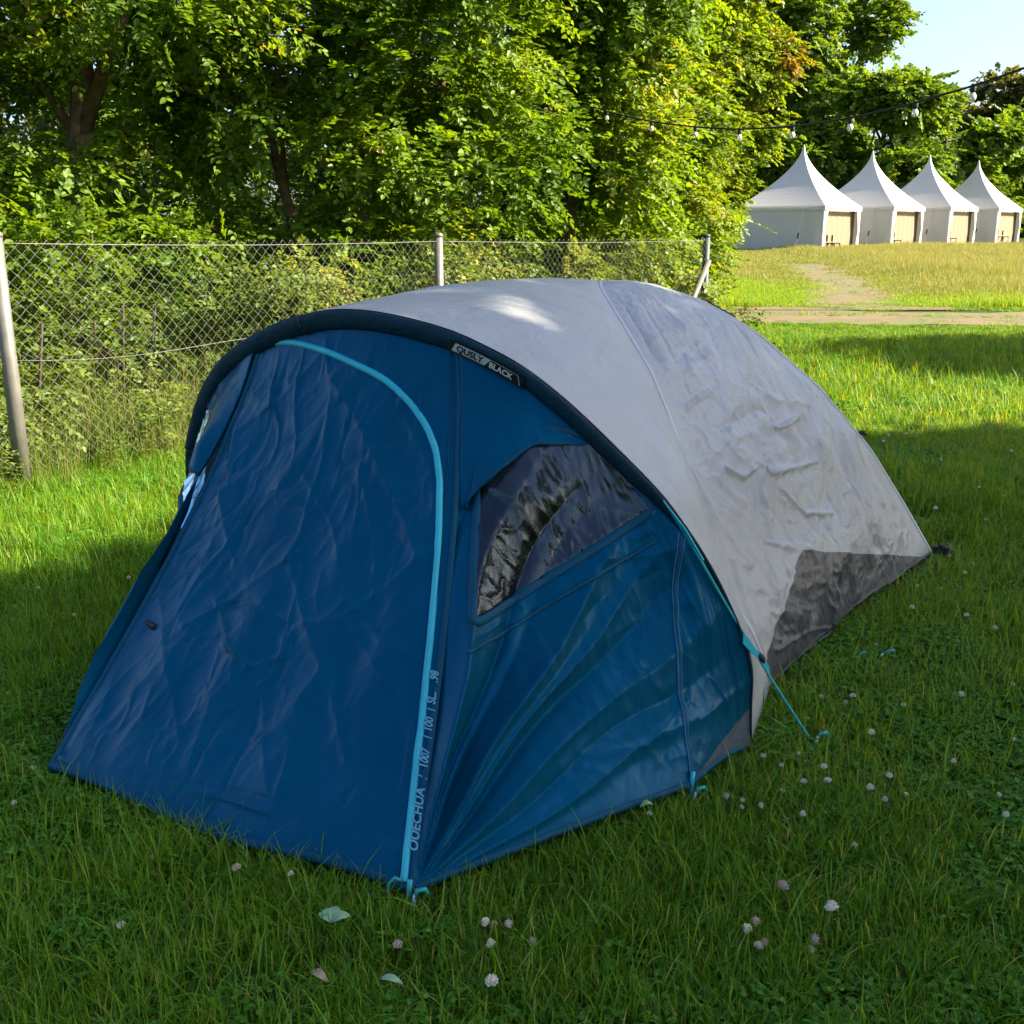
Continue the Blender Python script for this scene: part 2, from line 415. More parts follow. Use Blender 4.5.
class Panel:
    """a sheet of fabric on an ns x nt grid; base shape, then folds pushed along its normal"""
    def __init__(s, P, inside=(0, .6, .5)):
        s.P0 = np.array(P, float); s.ins = np.array(inside, float); s.P = s.P0; s.N = s.normals(s.P0); s.D = np.zeros(P.shape[:2])
    def normals(s, P):
        a = np.gradient(P, axis=0); b = np.gradient(P, axis=1); N = np.cross(a, b)
        L = np.linalg.norm(N, axis=-1, keepdims=True); N = N / np.maximum(L, 1e-9)
        bad = L[..., 0] < 1e-8
        if bad.any(): N[bad] = unit(P - s.ins)[bad]
        sg = np.sign(np.sum(N * (P - s.ins), -1).mean())
        return N * sg
    def uv(s):   # metric sheet coordinates
        P = s.P0
        u = np.concatenate([np.zeros((1, P.shape[1])), np.cumsum(np.linalg.norm(np.diff(P, axis=0), axis=-1), 0)], 0)
        v = np.concatenate([np.zeros((P.shape[0], 1)), np.cumsum(np.linalg.norm(np.diff(P, axis=1), axis=-1), 1)], 1)
        return u, v
    def apply(s):
        s.P = s.P0 + s.N * s.D[..., None]; s.N1 = s.normals(s.P)
    def find(s, px, py):
        q = to_px(t_world(s.P)); e = (q[..., 0] - px) ** 2 + (q[..., 1] - py) ** 2
        i, j = np.unravel_index(np.argmin(e), e.shape); return np.array([i, j], float)
    def sample(s, ij, lift=0.0):
        ij = np.asarray(ij, float); ns, nt = s.P.shape[:2]
        i = np.clip(ij[..., 0], 0, ns - 1.001); j = np.clip(ij[..., 1], 0, nt - 1.001)
        a, b = i.astype(int), j.astype(int); fa, fb = (i - a)[..., None], (j - b)[..., None]
        def bl(Q): return (Q[a, b] * (1 - fa) + Q[a + 1, b] * fa) * (1 - fb) + (Q[a, b + 1] * (1 - fa) + Q[a + 1, b + 1] * fa) * fb
        n = unit(bl(s.N1)); return bl(s.P) + n * (lift if np.isscalar(lift) else np.asarray(lift)[..., None]), n
    def crease(s, pts, amp, width, lat=1.0):
        """pts: photo places of a fold on the sheet; sharp ridge of that line"""
        K = [s.P0[tuple(s.find(*p).astype(int))] for p in pts]
        best = np.full(s.D.shape, 9.0)
        for a, b in zip(K[:-1], K[1:]):
            ab = b - a; L = max(ab @ ab, 1e-9); t = np.clip(((s.P0 - a) @ ab) / L, 0, 1)
            best = np.minimum(best, np.linalg.norm(s.P0 - a - t[..., None] * ab, axis=-1))
        s.D += amp * np.exp(-best / width)
    def mesh(s, name, mat, parent, mask=None, attrs=None, thick=True):
        ns, nt = s.P.shape[:2]; V = s.P.reshape(-1, 3)
        i = (np.arange(nt - 1)[None, :] + np.arange(ns - 1)[:, None] * nt)
        F = np.stack([i, i + 1, i + 1 + nt, i + nt], -1)
        F = F[mask] if mask is not None else F.reshape(-1, 4)
        me = np_mesh(name, V, F, mat, attrs, smooth=True)
        return link(bpy.data.objects.new(name, me), parent)

def ruled(top, bot, nt, sag=None, power=1.0):
    t = np.linspace(0, 1, nt)[None, :, None]
    P = top[:, None] * (1 - t) + bot[:, None] * t
    if sag is not None: P = P + np.asarray(sag)[..., None, :] * (np.sin(PI * t ** power))
    return P

def ribbon(panel, ij, width, lift, name, mat, parent, th=.004, n=None):
    """a tape lying on a panel along grid path ij"""
    ij = np.asarray(ij, float)
    d = np.concatenate([[0], np.cumsum(np.linalg.norm(np.diff(panel.sample(ij)[0], axis=0), axis=1))])
    n = n or max(4, int(d[-1] / .012)); t = np.linspace(0, d[-1], n)
    Q = np.stack([np.interp(t, d, ij[:, 0]), np.interp(t, d, ij[:, 1])], 1)
    if len(ij) > 3:
        for _ in range(max(2, n // 12)): Q[1:-1] = .25 * Q[:-2] + .5 * Q[1:-1] + .25 * Q[2:]
    P, N = panel.sample(Q, lift)
    T = unit(np.gradient(P, axis=0)); Sd = unit(np.cross(N, T)); W = width / 2
    rows = np.stack([P - Sd * W - N * lift * 1.2, P - Sd * W * .8 + N * th * .6, P + N * th, P + Sd * W * .8 + N * th * .6, P + Sd * W - N * lift * 1.2], 1)
    k = 5; i = (np.arange(k - 1)[None, :] + np.arange(n - 1)[:, None] * k).ravel()
    F = np.stack([i, i + 1, i + 1 + k, i + k], 1)
    return link(bpy.data.objects.new(name, np_mesh(name, rows.reshape(-1, 3), F, mat, smooth=True)), parent)

iL, iR, iC = vtop(-.455), vtop(.345), vtop(.955)
gA, gB, gC, gD = [tuple(t_local(ground_at(px, py, z))[:2]) for px, py, z in ((48, 768, .045), (413, 893, .03), (692, 785, .05), (752, 745, .015))]
# --- front panel (with the door)
ns, nt = 230, 260
top = arch_seg(iL, iR, ns, .045)
s_ = np.linspace(0, 1, ns)
bot = np.stack([gA[0] + (gB[0] - gA[0]) * s_, gA[1] + (gB[1] - gA[1]) * s_ - .03 * np.sin(PI * s_), (.045 - .015 * s_) + .012 * np.sin(PI * s_ * 3)], 1)
sg = np.zeros((ns, 3)); sg[:, 1] = .055; sg[:, 2] = -.02
front = Panel(ruled(top, bot, nt, sg, .75))
U, Vv = front.uv(); tt = np.linspace(0, 1, nt)[None, :]; ss = s_[:, None]
env = np.minimum(1, np.minimum(tt, 1 - tt) * 9) * np.minimum(1, np.minimum(ss, 1 - ss) * 14)
front.D += env * (.015 * noise2(U * 4 + 1, Vv * 2.2 + U * 1.5, 3) + .006 * (ridged(U * 5 + Vv * 2, Vv * 2.6, 9) - .8) + .0024 * (ridged(U * 9 + 2 * noise2(Vv * 3, U * 3, 2), Vv * 6 + U * 4, 21, 3) - .8))
front.D += env * (.011 * creases(U * 6 + Vv * 1.5, Vv * 3.2 - U, 101, 7) + .008 * creases(U * 11 - Vv * 3, Vv * 5 + U * 2, 105, 8) - .007 * creases(U * 9, Vv * 5 + U * 3, 108, 7) + .0045 * creases(U * 19, Vv * 10 + U * 6, 111, 7))
# soft vertical drapes coming down from the roof
front.D += env * .017 * np.sin((U - .18 * Vv) * 26 + 2.2 * noise2(U * 3, Vv * 2, 5)) * np.clip(tt * 1.6 - .25, 0, 1) * np.clip(1.15 - tt, 0, 1)
for pts, a, wd in [([(334, 380), (362, 428), (393, 495), (417, 555)], .008, .022), ([(334, 380), (322, 460), (300, 530), (288, 558)], .005, .012), ([(185, 628), (288, 558), (300, 552)], .005, .010),
                   ([(288, 558), (303, 620), (330, 690), (345, 760)], .006, .016), ([(240, 425), (222, 500), (232, 560)], .009, .03), ([(240, 432), (285, 395), (325, 350)], .006, .016),
                   ([(305, 622), (340, 620), (400, 575), (436, 545)], .005, .010), ([(345, 622), (400, 700), (425, 780)], .004, .016), ([(215, 600), (232, 650), (255, 668), (282, 655), (292, 632)], .007, .009),
                   ([(225, 605), (250, 600), (276, 618), (292, 632)], -.006, .009), ([(160, 590), (170, 680), (180, 740)], .004, .02), ([(250, 668), (215, 700), (190, 760)], .004, .018), ([(262, 668), (262, 730), (270, 800)], .004, .016),
                   ([(405, 420), (430, 470), (436, 520)], .004, .012), ([(60, 758), (230, 800), (400, 852)], .008, .012), ([(64, 752), (230, 790), (400, 838)], -.006, .010), ([(350, 600), (380, 640), (420, 660)], .004, .010), ([(300, 470), (330, 520), (340, 560)], .004, .014), ([(360, 470), (375, 540), (372, 600)], .004, .012), ([(200, 690), (250, 735), (330, 770)], .003, .02)]:
    front.crease(pts, a * 1.35, wd)
front.apply()

# --- side panels (right: photo side; left: its mirror image with its own folds)
ns2, nt2 = 250, 250
def side_panel(right):
    sgn = 1 if right else -1
    k = int(ns2 * .66)
    if right:
        top = np.concatenate([arch_seg(iR, iC, k, .04), arch_seg(iC, 599, ns2 - k + 1, .04)[1:]])
        g0 = gB
    else:
        jC, jL = vtop(-.93), iL
        top = np.concatenate([arch_seg(jC, jL, k, .04)[::-1], arch_seg(0, jC, ns2 - k + 1, .04)[::-1][1:]])
        g0 = (-gA[0], gA[1])
    a = np.linspace(0, 1, k); b = np.linspace(0, 1, ns2 - k + 1)[1:]
    bx = np.concatenate([g0[0] + (gC[0] - g0[0]) * a, gC[0] + (gD[0] - gC[0]) * b])
    by = np.concatenate([g0[1] + (gC[1] - g0[1]) * a, gC[1] + (gD[1] - gC[1]) * b])
    bz = np.concatenate([.03 + .016 * np.sin(PI * a) + .02 * a, .035 * (1 - b) + .015 + .02 * np.sin(PI * b)])
    bx = bx + .015 * np.concatenate([np.sin(PI * a), np.zeros_like(b)])
    bot = np.stack([bx * sgn, by, bz], 1)
    sg = np.zeros((ns2, 3)); q = np.concatenate([1 - a, np.zeros_like(b)])
    sg[:, 1] = .055 * q; sg[:, 2] = -.02 * q; sg[:, 0] = -sgn * .035 * np.sin(PI * np.linspace(0, 1, ns2))
    P = Panel(ruled(top, bot, nt2, sg, .75))
    U, V = P.uv(); t = np.linspace(0, 1, nt2)[None, :]; s = np.linspace(0, 1, ns2)[:, None]
    env = np.minimum(1, np.minimum(t, 1 - t) * 9) * np.minimum(1, np.minimum(s, 1 - s) * 12)
    # tension folds fanning out of the front corner
    C = P.P0[0, -1]; R = P.P0 - C
    e1 = unit(P.P0[int(ns2 * .66), -1] - C); e2 = np.array([0, 0, 1.0])
    rr = np.linalg.norm(R, axis=-1); ph = np.arctan2(R @ e2, R @ e1)
    fan = sum(a_ * np.exp(-np.abs((ph - c_ - .02 * np.sin(rr * 9 + c_ * 7)) / w_) ** 1.35) for c_, w_, a_ in ((.98, .055, .018), (.86, .030, -.012), (.80, .045, -.010), (.69, .040, .016), (.60, .022, .006), (.53, .040, -.010), (1.18, .040, .010), (1.09, .028, -.012), (1.30, .024, .008), (1.38, .018, -.006), (.41, .045, .007), (.30, .03, -.004), (.20, .03, .004)))
    P.D += 3.0 * fan * np.clip(rr / .25, 0, 1) * np.clip(1.7 - rr / .85, 0, 1) * np.minimum(1, t * 4)
    P.D += .35 * env * (.009 * creases(U * 6 - V * 2, V * 5 + U * 3, 121 + right, 7) + .006 * creases(U * 12, V * 9 + U * 5, 125, 8) - .005 * creases(U * 9, V * 7 - U * 3, 128) + .0025 * creases(U * 24, V * 18, 131))
    P.D += env * (.007 * noise2(U * 4 + 7, V * 3, 13 + right) + .0035 * (ridged(U * 6 - V * 2, V * 4, 19 + right) - .8) + .0014 * (ridged(U * 13, V * 9, 41, 2) - .8))
    return P
right = side_panel(True)
for pts, a, wd in [([(560, 745), (605, 705), (640, 668)], .006, .012), ([(585, 755), (645, 745), (690, 700)], .006, .012), ([(690, 600), (640, 620), (590, 650), (545, 690)], .006, .03), ([(700, 720), (735, 690), (748, 680)], .005, .010),
                   ([(700, 640), (720, 610), (742, 600)], .004, .014), ([(475, 640), (520, 610), (590, 570), (650, 530)], .005, .008), ([(600, 560), (650, 555), (690, 545)], .006, .014), ([(705, 600), (715, 680), (710, 740)], .005, .02), ([(560, 640), (600, 600), (660, 570)], -.005, .014), ([(430, 840), (470, 760), (500, 690)], .005, .012)]:
    right.crease(pts, a * .8, wd * .8)
right.apply()
left = side_panel(False); left.apply()

def poly_mask(panel, poly, grow=0.0):
    """faces of the panel whose centre lies in a polygon given by places on the sheet (grid coordinates)"""
    q = np.asarray(poly, float); n1, n2 = panel.P.shape[:2]
    I, J = np.meshgrid(np.arange(n1 - 1) + .5, np.arange(n2 - 1) + .5, indexing='ij')
    c = q.mean(0); q = c + (q - c) * (1 + grow)
    ins = np.zeros(I.shape, bool); m = len(q)
    for k in range(m):
        a, b = q[k], q[(k + 1) % m]
        cond = (a[1] > J) != (b[1] > J)
        with np.errstate(divide='ignore', invalid='ignore'):
            xi = (b[0] - a[0]) * (J - a[1]) / (b[1] - a[1]) + a[0]
        ins ^= cond & (I < xi)
    return ins

win_px = [(478, 484), (471, 627), (654, 512), (604, 440), (540, 425)]
def dense_px(pts, k=10):
    return [(a[0] + (b[0] - a[0]) * i / k, a[1] + (b[1] - a[1]) * i / k) for a, b in zip(pts[:-1], pts[1:]) for i in range(k)] + [pts[-1]]
wR = np.array([right.find(*p) for p in dense_px(win_px + win_px[:1])[:-1]])
mR = poly_mask(right, wR); wL = wR.copy(); mL = poly_mask(left, wL)
# the grey corner gusset at the foot of the porch
def half(panel, a, b, ref):
    """signed distance to the line a-b on the sheet, positive on the side of ref (photo places)"""
    A, B, Rf = [panel.P0[tuple(panel.find(*p).astype(int))] for p in (a, b, ref)]
    n = panel.N[tuple(panel.find(*ref).astype(int))]; h = unit(np.cross(B - A, n))
    if (Rf - A) @ h < 0: h = -h
    return (panel.P0 - A) @ h
pr = half(right, (702, 768), (752, 708), (745, 745))
front.mesh('door_panel', M['blue'], tent, attrs={'patch': np.full(front.P.shape[:2], -1.0).ravel()})
right.mesh('side_panel', M['blue'], tent, ~mR, {'patch': pr.ravel()})
left.mesh('side_panel', M['blue'], tent, ~mL, {'patch': np.full(pr.shape, -1.0).ravel()})
def window(panel, poly, seed):
    W = Panel(panel.P); W.N1 = panel.N1; W.N = panel.N1
    U, V = panel.uv()
    W.D = .004 + .004 * creases(U * 14 + V * 8, V * 12 - U * 6, 160) + .004 * creases(U * 26, V * 22, 163) + .0035 * noise2(U * 9, V * 9, seed) + .0016 * (ridged(U * 8 + V * 5, V * 8 - U * 3, seed + 3, 4) - .8)
    m = poly_mask(panel, poly, .012)
    q = np.zeros(W.D.shape); q[:-1, :-1] = poly_mask(panel, poly)
    for _ in range(7): q[1:-1, 1:-1] = (q[1:-1, 1:-1] + q[:-2, 1:-1] + q[2:, 1:-1] + q[1:-1, :-2] + q[1:-1, 2:]) / 5
    W.D = .0012 + np.maximum(W.D - .001, 0) * np.clip((q - .6) * 3, 0, 1)
    W.P0 = panel.P; W.apply()
    W.mesh('window', M['vinyl'], tent, m)
    P = np.vstack([poly, poly[:1]])
    fine = P
    ribbon(panel, fine, .028, .005, 'window_tape', M['seam'], tent, .003)
window(right, wR, 61); window(left, wL, 71)
# right: second seam line under the window, seam over the corner pole
ribbon(right, np.array([right.find(*p) for p in dense_px([(470, 652), (655, 541)], 16)]), .012, .003, 'seam', M['seam'], tent)
kc = int(ns2 * .66)
ribbon(right, np.array([[kc, j] for j in np.linspace(6, nt2 - 2, 30)]), .014, .003, 'seam', M['seam'], tent)
for off in (-1.2, 1.2): ribbon(right, np.array([[kc + off, j] for j in np.linspace(6, nt2 - 2, 30)]), .002, .0045, 'stitching', M['stitch'], tent, .001)
ribbon(front, np.array([[ns - 2.0, j] for j in np.linspace(1, nt - 2, 40)]), .018, .002, 'seam', M['seam'], tent)
ribbon(front, np.array([[ns - 9.0, j] for j in np.linspace(1, nt - 2, 40)]), .003, .003, 'stitching', M['seam'], tent, .002)
ribbon(front, np.array([[1.0, j] for j in np.linspace(1, nt - 2, 40)]), .016, .002, 'seam', M['seam'], tent)
# hems
ribbon(front, np.array([[i, nt - 2.5] for i in np.linspace(1, ns - 2, 50)]), .022, .002, 'hem', M['seam'], tent, .004)
ribbon(right, np.array([[i, nt2 - 2.5] for i in np.linspace(1, ns2 - 12, 50)]), .018, .002, 'hem', M['seam'], tent, .004)
ribbon(left, np.array([[i, nt2 - 2.5] for i in np.linspace(1, ns2 - 12, 50)]), .018, .002, 'hem', M['seam'], tent, .004)
# zip
zpx = [(266, 336), (300, 344), (330, 354), (356, 364), (385, 380), (408, 400), (426, 424), (437, 452), (440, 485), (439, 530), (435, 590), (429, 650), (422, 715), (415, 780), (409, 835), (404, 882)]
zij = np.array([front.find(*p) for p in zpx])
zp = ribbon(front, zij, .020, .003, 'zip', M['cyan'], tent, .005)
P, N = front.sample(zij[-1], .012)
mb = MB(); mb.tube([P, P + np.array([-.012, -.012, .012]), P + np.array([-.024, -.02, -.004]), P + np.array([-.02, -.03, -.03])], .004, 6)
mb.build('zip_pull', M['turq'], zp, True)
# toggle on the door
P, N = front.sample(front.find(153, 626), .01); mb = MB()
mb.tube([P - np.array([.014, 0, -.004]), P + np.array([.014, 0, -.008])], .008, 8); mb.build('toggle', M['black'], tent, True)

def hood(panel, poly_top, low, name, lift=.035):
    """flap hanging from the arch over the window; poly_top: column range; low: list of (column, row) of its free edge"""
    c0, c1 = poly_top; low = np.array(low, float); o = np.argsort(low[:, 0]); low = low[o]
    a = np.linspace(0, 1, 70); cols = c0 + (c1 - c0) * a; rows = np.interp(cols, low[:, 0], low[:, 1])
    b = np.linspace(0, 1, 40)
    IJ = np.stack([np.repeat(cols[:, None], 40, 1), rows[:, None] * b[None, :]], -1)
    L = .004 + lift * (b[None, :] ** 1.4) * (rows / rows.max())[:, None] * np.minimum(1, a * 7 + .12)[:, None]
    P, N = panel.sample(IJ.reshape(-1, 2), L.ravel()); P = P.reshape(70, 40, 3)
    H = Panel(P); U, V = H.uv()
    H.D = .0035 * noise2(U * 7, V * 7, 5) + .003 * (ridged(U * 7 + V * 4, V * 7, 8) - .8) * np.minimum(1, np.minimum(b[None, :] + .1, 1) * 3)
    H.apply()
    ob = H.mesh(name, M['blue'], tent, attrs={'patch': np.full(70 * 40, -1.0)})
    sd = ob.modifiers.new('s', 'SOLIDIFY'); sd.thickness = .003
    ribbon(H, np.array([[i, 38.0] for i in np.linspace(1, 68, 40)]), .008, .002, 'hem', M['seam'], tent, .002)
    return H
low = [right.find(*p) for p in dense_px([(467, 510), (532, 447), (604, 443)])]; r1, r3 = low[0], low[-1]
hood(right, (0.5, r3[0]), [(0, r1[1])] + low + [(r3[0] + 4, max(1, r3[1] - 6)), (ns2, 1)], 'window_hood')
hood(left, (0.5, r3[0]), [(0, r1[1])] + low + [(r3[0] + 4, max(1, r3[1] - 6)), (ns2, 1)], 'window_hood')

# --- arch sleeve
nA = 140
O_ = curve(ARCH, nA, 0); c = np.array([0, -.20, .55]); rad = unit(O_ - c); tan = unit(np.gradient(O_, axis=0)); fw = unit(np.cross(tan, rad))
if fw[nA // 2][1] > 0: fw = -fw
wv = .060 - .012 * np.clip((np.linspace(0, 1, nA) - .55) * 3, 0, 1)
thin = np.where(O_[:, 0] > 0, np.clip((O_[:, 2] - .62) / .25, .30, 1), 1); wv = wv * thin
rows = []
for k in range(12):
    a = 2 * PI * k / 12; cx, cy = math.cos(a), math.sin(a)
    rows.append(O_ + rad * ((-.5 + .5 * cx) * wv)[:, None] + fw * ((.014 * cy + .008 + .003 * noise2(np.linspace(0, 45, nA), np.full(nA, k * 1.3), 7)) * thin)[:, None] + rad * .004 * np.sin(np.linspace(0, 60, nA))[:, None] * (.3 if k % 2 else 0))
Vs = np.stack(rows, 1).reshape(-1, 3); Fs = []
for i in range(nA - 1):
    for k in range(12): Fs.append((i * 12 + k, i * 12 + (k + 1) % 12, (i + 1) * 12 + (k + 1) % 12, (i + 1) * 12 + k))
sleeve = link(bpy.data.objects.new('pole_sleeve', np_mesh('pole_sleeve', Vs, Fs, M['sleeve'], smooth=True)), tent)
# sewn joints of the sleeve
for i in (30, 62, 88, 104):
    mb = MB(); ring = [O_[i] + rad[i] * ((-.5 + .52 * math.cos(a)) * wv[i]) + fw[i] * (.0165 * math.sin(a) + .008) for a in np.linspace(0, 2 * PI, 17)]
    mb.tube(ring, .0022, 5); mb.build('sleeve_seam', M['badge'], sleeve, True)

# --- badge with lettering on the sleeve
def arch_frame(v):
    i = int(np.argmin(np.abs(O_[30:110, 0] - v))) + 30
    return O_[i] - rad[i] * wv[i] * .5 + fw[i] * .026, tan[i], rad[i], fw[i]
vb = np.linspace(.335, .535, 30); bp_ = np.array([arch_frame(v)[0] for v in np.linspace(.335, .535, 30)])
pb, tb, rb, fb = arch_frame(.44)
tb = unit(arch_frame(.53)[0] - arch_frame(.345)[0]); rb = unit(np.cross(tb, fb)); 
if rb[2] < 0: rb = -rb
fb = unit(np.cross(tb, rb)); 
if fb[1] > 0: fb = -fb
pb = (arch_frame(.345)[0] + arch_frame(.53)[0]) / 2 + fb * .004
def arc_off(x): return -(x ** 2) * .42          # follows the bend of the sleeve
def badge_pt(x, y, l): return pb + tb * x + rb * (y + arc_off(x) + .006) + fb * l
mb = MB()
def flat(poly_fn, mi, l):
    V = []; n = 14
    for k in range(n + 1):
        x0, y0, x1, y1 = poly_fn(k / n); V += [badge_pt(x0, y0, l), badge_pt(x1, y1, l)]
    mb.add(V, [(2 * k, 2 * k + 2, 2 * k + 3, 2 * k + 1) for k in range(n)], mi)
flat(lambda a: (-.118 + .236 * a, -.019, -.118 + .236 * a, .019), 0, 0)
badge = mb.build('badge', M['badge'], tent)
mb = MB(); flat(lambda a: (-.108 + .104 * a, -.013, -.100 + .112 * a, .014), 0, .0015); mb.build('badge_field', M['badge_grey'], badge)
mb = MB(); flat(lambda a: (.012 + .085 * a, .0125, .012 + .085 * a, .014), 0, .0015); flat(lambda a: (.097 + .002 * a, .0135 - .027 * 0, .108 + .002 * a, -.013), 0, .0015); mb.build('badge_line', M['badge_grey'], badge)

def text_verts(txt, size):
    cu = bpy.data.curves.new('t', 'FONT'); cu.body = txt; cu.size = size; cu.resolution_u = 3; cu.offset = size * .03
    o = bpy.data.objects.new('t', cu); COL.objects.link(o)
    dg = bpy.context.evaluated_depsgraph_get(); me = bpy.data.meshes.new_from_object(o.evaluated_get(dg))
    V = [tuple(v.co) for v in me.vertices]; F = [tuple(p.vertices) for p in me.polygons]
    bpy.data.objects.remove(o); bpy.data.curves.remove(cu)
    return V, F
def lettering(txt, size, fn, mat, parent):
    V, F = text_verts(txt, size)
    mb = MB(); mb.add([fn(x, y) for x, y, z in V], F); return mb.build('lettering', mat, parent)
lettering('QUSLY', .027, lambda x, y: badge_pt(-.094 + x, -.008 + y, .003), M['badge'], badge)
lettering('BLACK', .025, lambda x, y: badge_pt(.010 + x * .95, -.009 + y, .003), M['printw'], badge)
# print beside the zip, read from the bottom up
j0 = front.find(424, 853); j1 = front.find(440, 664); U, Vv = front.uv()
tl = np.linalg.norm(front.sample(j1)[0] - front.sample(j0)[0])
colm = np.linalg.norm(front.P[100, 200] - front.P[101, 200])
def on_front(x, y):
    f = x / tl; ij = j0 + (j1 - j0) * f - np.array([y / colm, 0])
    return front.sample(ij, .007)[0]
for txt, x0, sz in (('QUECHUA', 0, .034), ('/', .245, .034), ('1007', .28, .034), ('|', .385, .03), ('100', .41, .034), ('|', .485, .03), ('SL..', .51, .034), ('.98', .59, .034)):
    V, F = text_verts(txt, sz); mb = MB()
    sx = (.215 / max(v[0] for v in V)) if txt == 'QUECHUA' else 1
    mb.add([on_front((x0 + x * sx) * tl / .66, y) for x, y, z in V], F); mb.build('lettering', M['print'], tent)

# --- grey dome
apex = np.array([0, 1.15, 1.325])
seam_px = [((583, 281), 1.15), ((600, 288), .97), ((617, 316), .75), ((650, 372), .50), ((669, 419), .38), ((688, 475), .28), ((697, 518), .22), ((712, 570), .20), ((730, 600), .22), ((751, 632), .25), ((762, 660), .32), ((770, 692), .408)]
sm = []
for (px, py), u in seam_px:
    a = np.array(at(px, py, 1.0)); b = np.array(at(px, py, 2.0)); la, lb = t_local(a), t_local(b)
    t = (u - la[1]) / (lb[1] - la[1]); sm.append(la + (lb - la) * t)
sm[0] = apex; sm[-1][2] = .02
seamR = curve(sm, 140, 2)
rear_px = [(700, 300), (730, 316), (760, 335), (820, 388), (870, 448), (905, 505), (932, 560)]
e_l = np.array([1.253, 2.285, .0]); rp = [apex]
pl_n = np.cross(np.array([apex[0] - e_l[0], apex[1] - e_l[1], 0]), [0, 0, 1.0])
for px, py in rear_px:
    la, lb = t_local(np.array(at(px, py, 1.0))), t_local(np.array(at(px, py, 2.0)))
    t = ((e_l - la) @ pl_n) / ((lb - la) @ pl_n); rp.append(la + (lb - la) * t)
rp.insert(1, apex * .5 + rp[1] * .5 + np.array([0, 0, .025])); rp[-1][2] = .03
rearR = curve(rp, 140, 2)
mir = lambda C: C * np.array([-1, 1, 1])
grey_parts = []
def add_grey(P, D=None, cre=(), patch=None):
    pn = Panel(P, inside=(0, 1.0, .4))
    if D is not None: pn.D += D(pn)
    for pts, a, wd in cre: pn.crease(pts, a * 1.6, wd * .7)
    pn.apply(); grey_parts.append((pn, patch(pn) if patch else np.full(P.shape[:2], -1.0))); return pn
def env4(sh, ks=10, kt=10):
    s = np.linspace(0, 1, sh[0])[:, None]; t = np.linspace(0, 1, sh[1])[None, :]
    return np.minimum(1, np.minimum(s, 1 - s) * ks) * np.minimum(1, np.minimum(t, 1 - t) * kt)
# strip between the arch and the front poles
nS, nT = 260, 110
archR = arch_seg(300, 599, nS // 2, 0.0)[::-1]; archL = arch_seg(0, 300, nS // 2 + 1, 0.0)[::-1][1:]
archAll = np.concatenate([archR, archL])
sr = curve(seamR[::-1], nS // 2, 0); slf = curve(mir(seamR), nS // 2 + 1, 0)[1:]
seamAll = np.concatenate([sr, slf])
sw = np.abs(np.linspace(-1, 1, nS))
bul = np.zeros((nS, 3)); bul[:, 2] = .045 * (1 - sw ** 2); bul[:, 0] = .03 * np.sin(PI * np.clip(sw, 0, 1)) * np.sign(np.linspace(1, -1, nS))
strip_P = ruled(archAll, seamAll, nT, bul)
def dstrip(p):
    U, V = p.uv(); return env4(p.D.shape, 8, 8) * (.006 * creases(U * 3, V * 5, 151, 7) + .004 * noise2(U * 3, V * 3, 51) + .0018 * (ridged(U * 5 + V * 4, V * 3, 53) - .8) + .0007 * noise2(U * 20, V * 16, 54))
topstrip = add_grey(strip_P, dstrip, [([(600, 360), (610, 335), (604, 320)], .004, .008), ([(560, 370), (585, 350), (592, 330)], .003, .01), ([(540, 320), (580, 330), (600, 345)], .003, .02)])
# right side between the poles
nS2, nT2 = 240, 260
def side_grey(a, b, right):
    A = curve(a, nT2, 0); B = curve(b, nT2, 0); q = np.linspace(0, 1, nS2)[:, None, None]
    P = A[None] * (1 - q) + B[None] * q
    t = np.linspace(0, 1, nT2)[None, :, None]; sg_ = 1 if right else -1
    P = P + np.array([sg_ * .05, 0, .03]) * np.sin(PI * q) * np.sin(PI * np.clip(t, 0, 1) ** .8) * np.array(1.0)
    P = P + np.array([-sg_ * .03, 0, 0]) * np.sin(PI * q) * np.clip(t - .8, 0, 1) * 5 * (t < 1.01)
    P[:, :, 2] = np.maximum(P[:, :, 2], .012 + .03 * (np.sin(PI * q[:, :, 0]) ** 2))
    return P
def dside(p):
    U, V = p.uv(); s = np.linspace(0, 1, p.D.shape[0])[:, None]; t = np.linspace(0, 1, p.D.shape[1])[None, :]
    e = np.minimum(1, np.minimum(s, 1 - s) * 9) * np.minimum(1, np.minimum(t * 3, (1.02 - t) * 9))
    low = np.clip(t * 2 - .5, 0, 1)
    return e * (.009 * (.5 + low) * creases(U * 5 + V * 2, V * 4 - U, 141) + .014 * creases(U * 6 + .6 * V, V * 1.3, 144, 4) - .010 * creases(U * 8, V * 2, 146) + .008 * creases(U * 12 + V * 3, V * 9, 147) + .004 * creases(U * 24, V * 20, 149) + .012 * noise2(U * 5 + V * 2, V * 5, 81) + (.004 + .003 * low) * (ridged(U * 7 + V, V * 4 - U * 2, 83) - .8) + .0040 * (ridged(U * 11 + 3 * noise2(V * 4, U * 4, 2), V * 11, 85) - .8) + .0012 * noise2(U * 36, V * 30, 87)
                + .004 * low * np.sin(s * 38 + 3 * noise2(U * 3, V * 3, 90)))
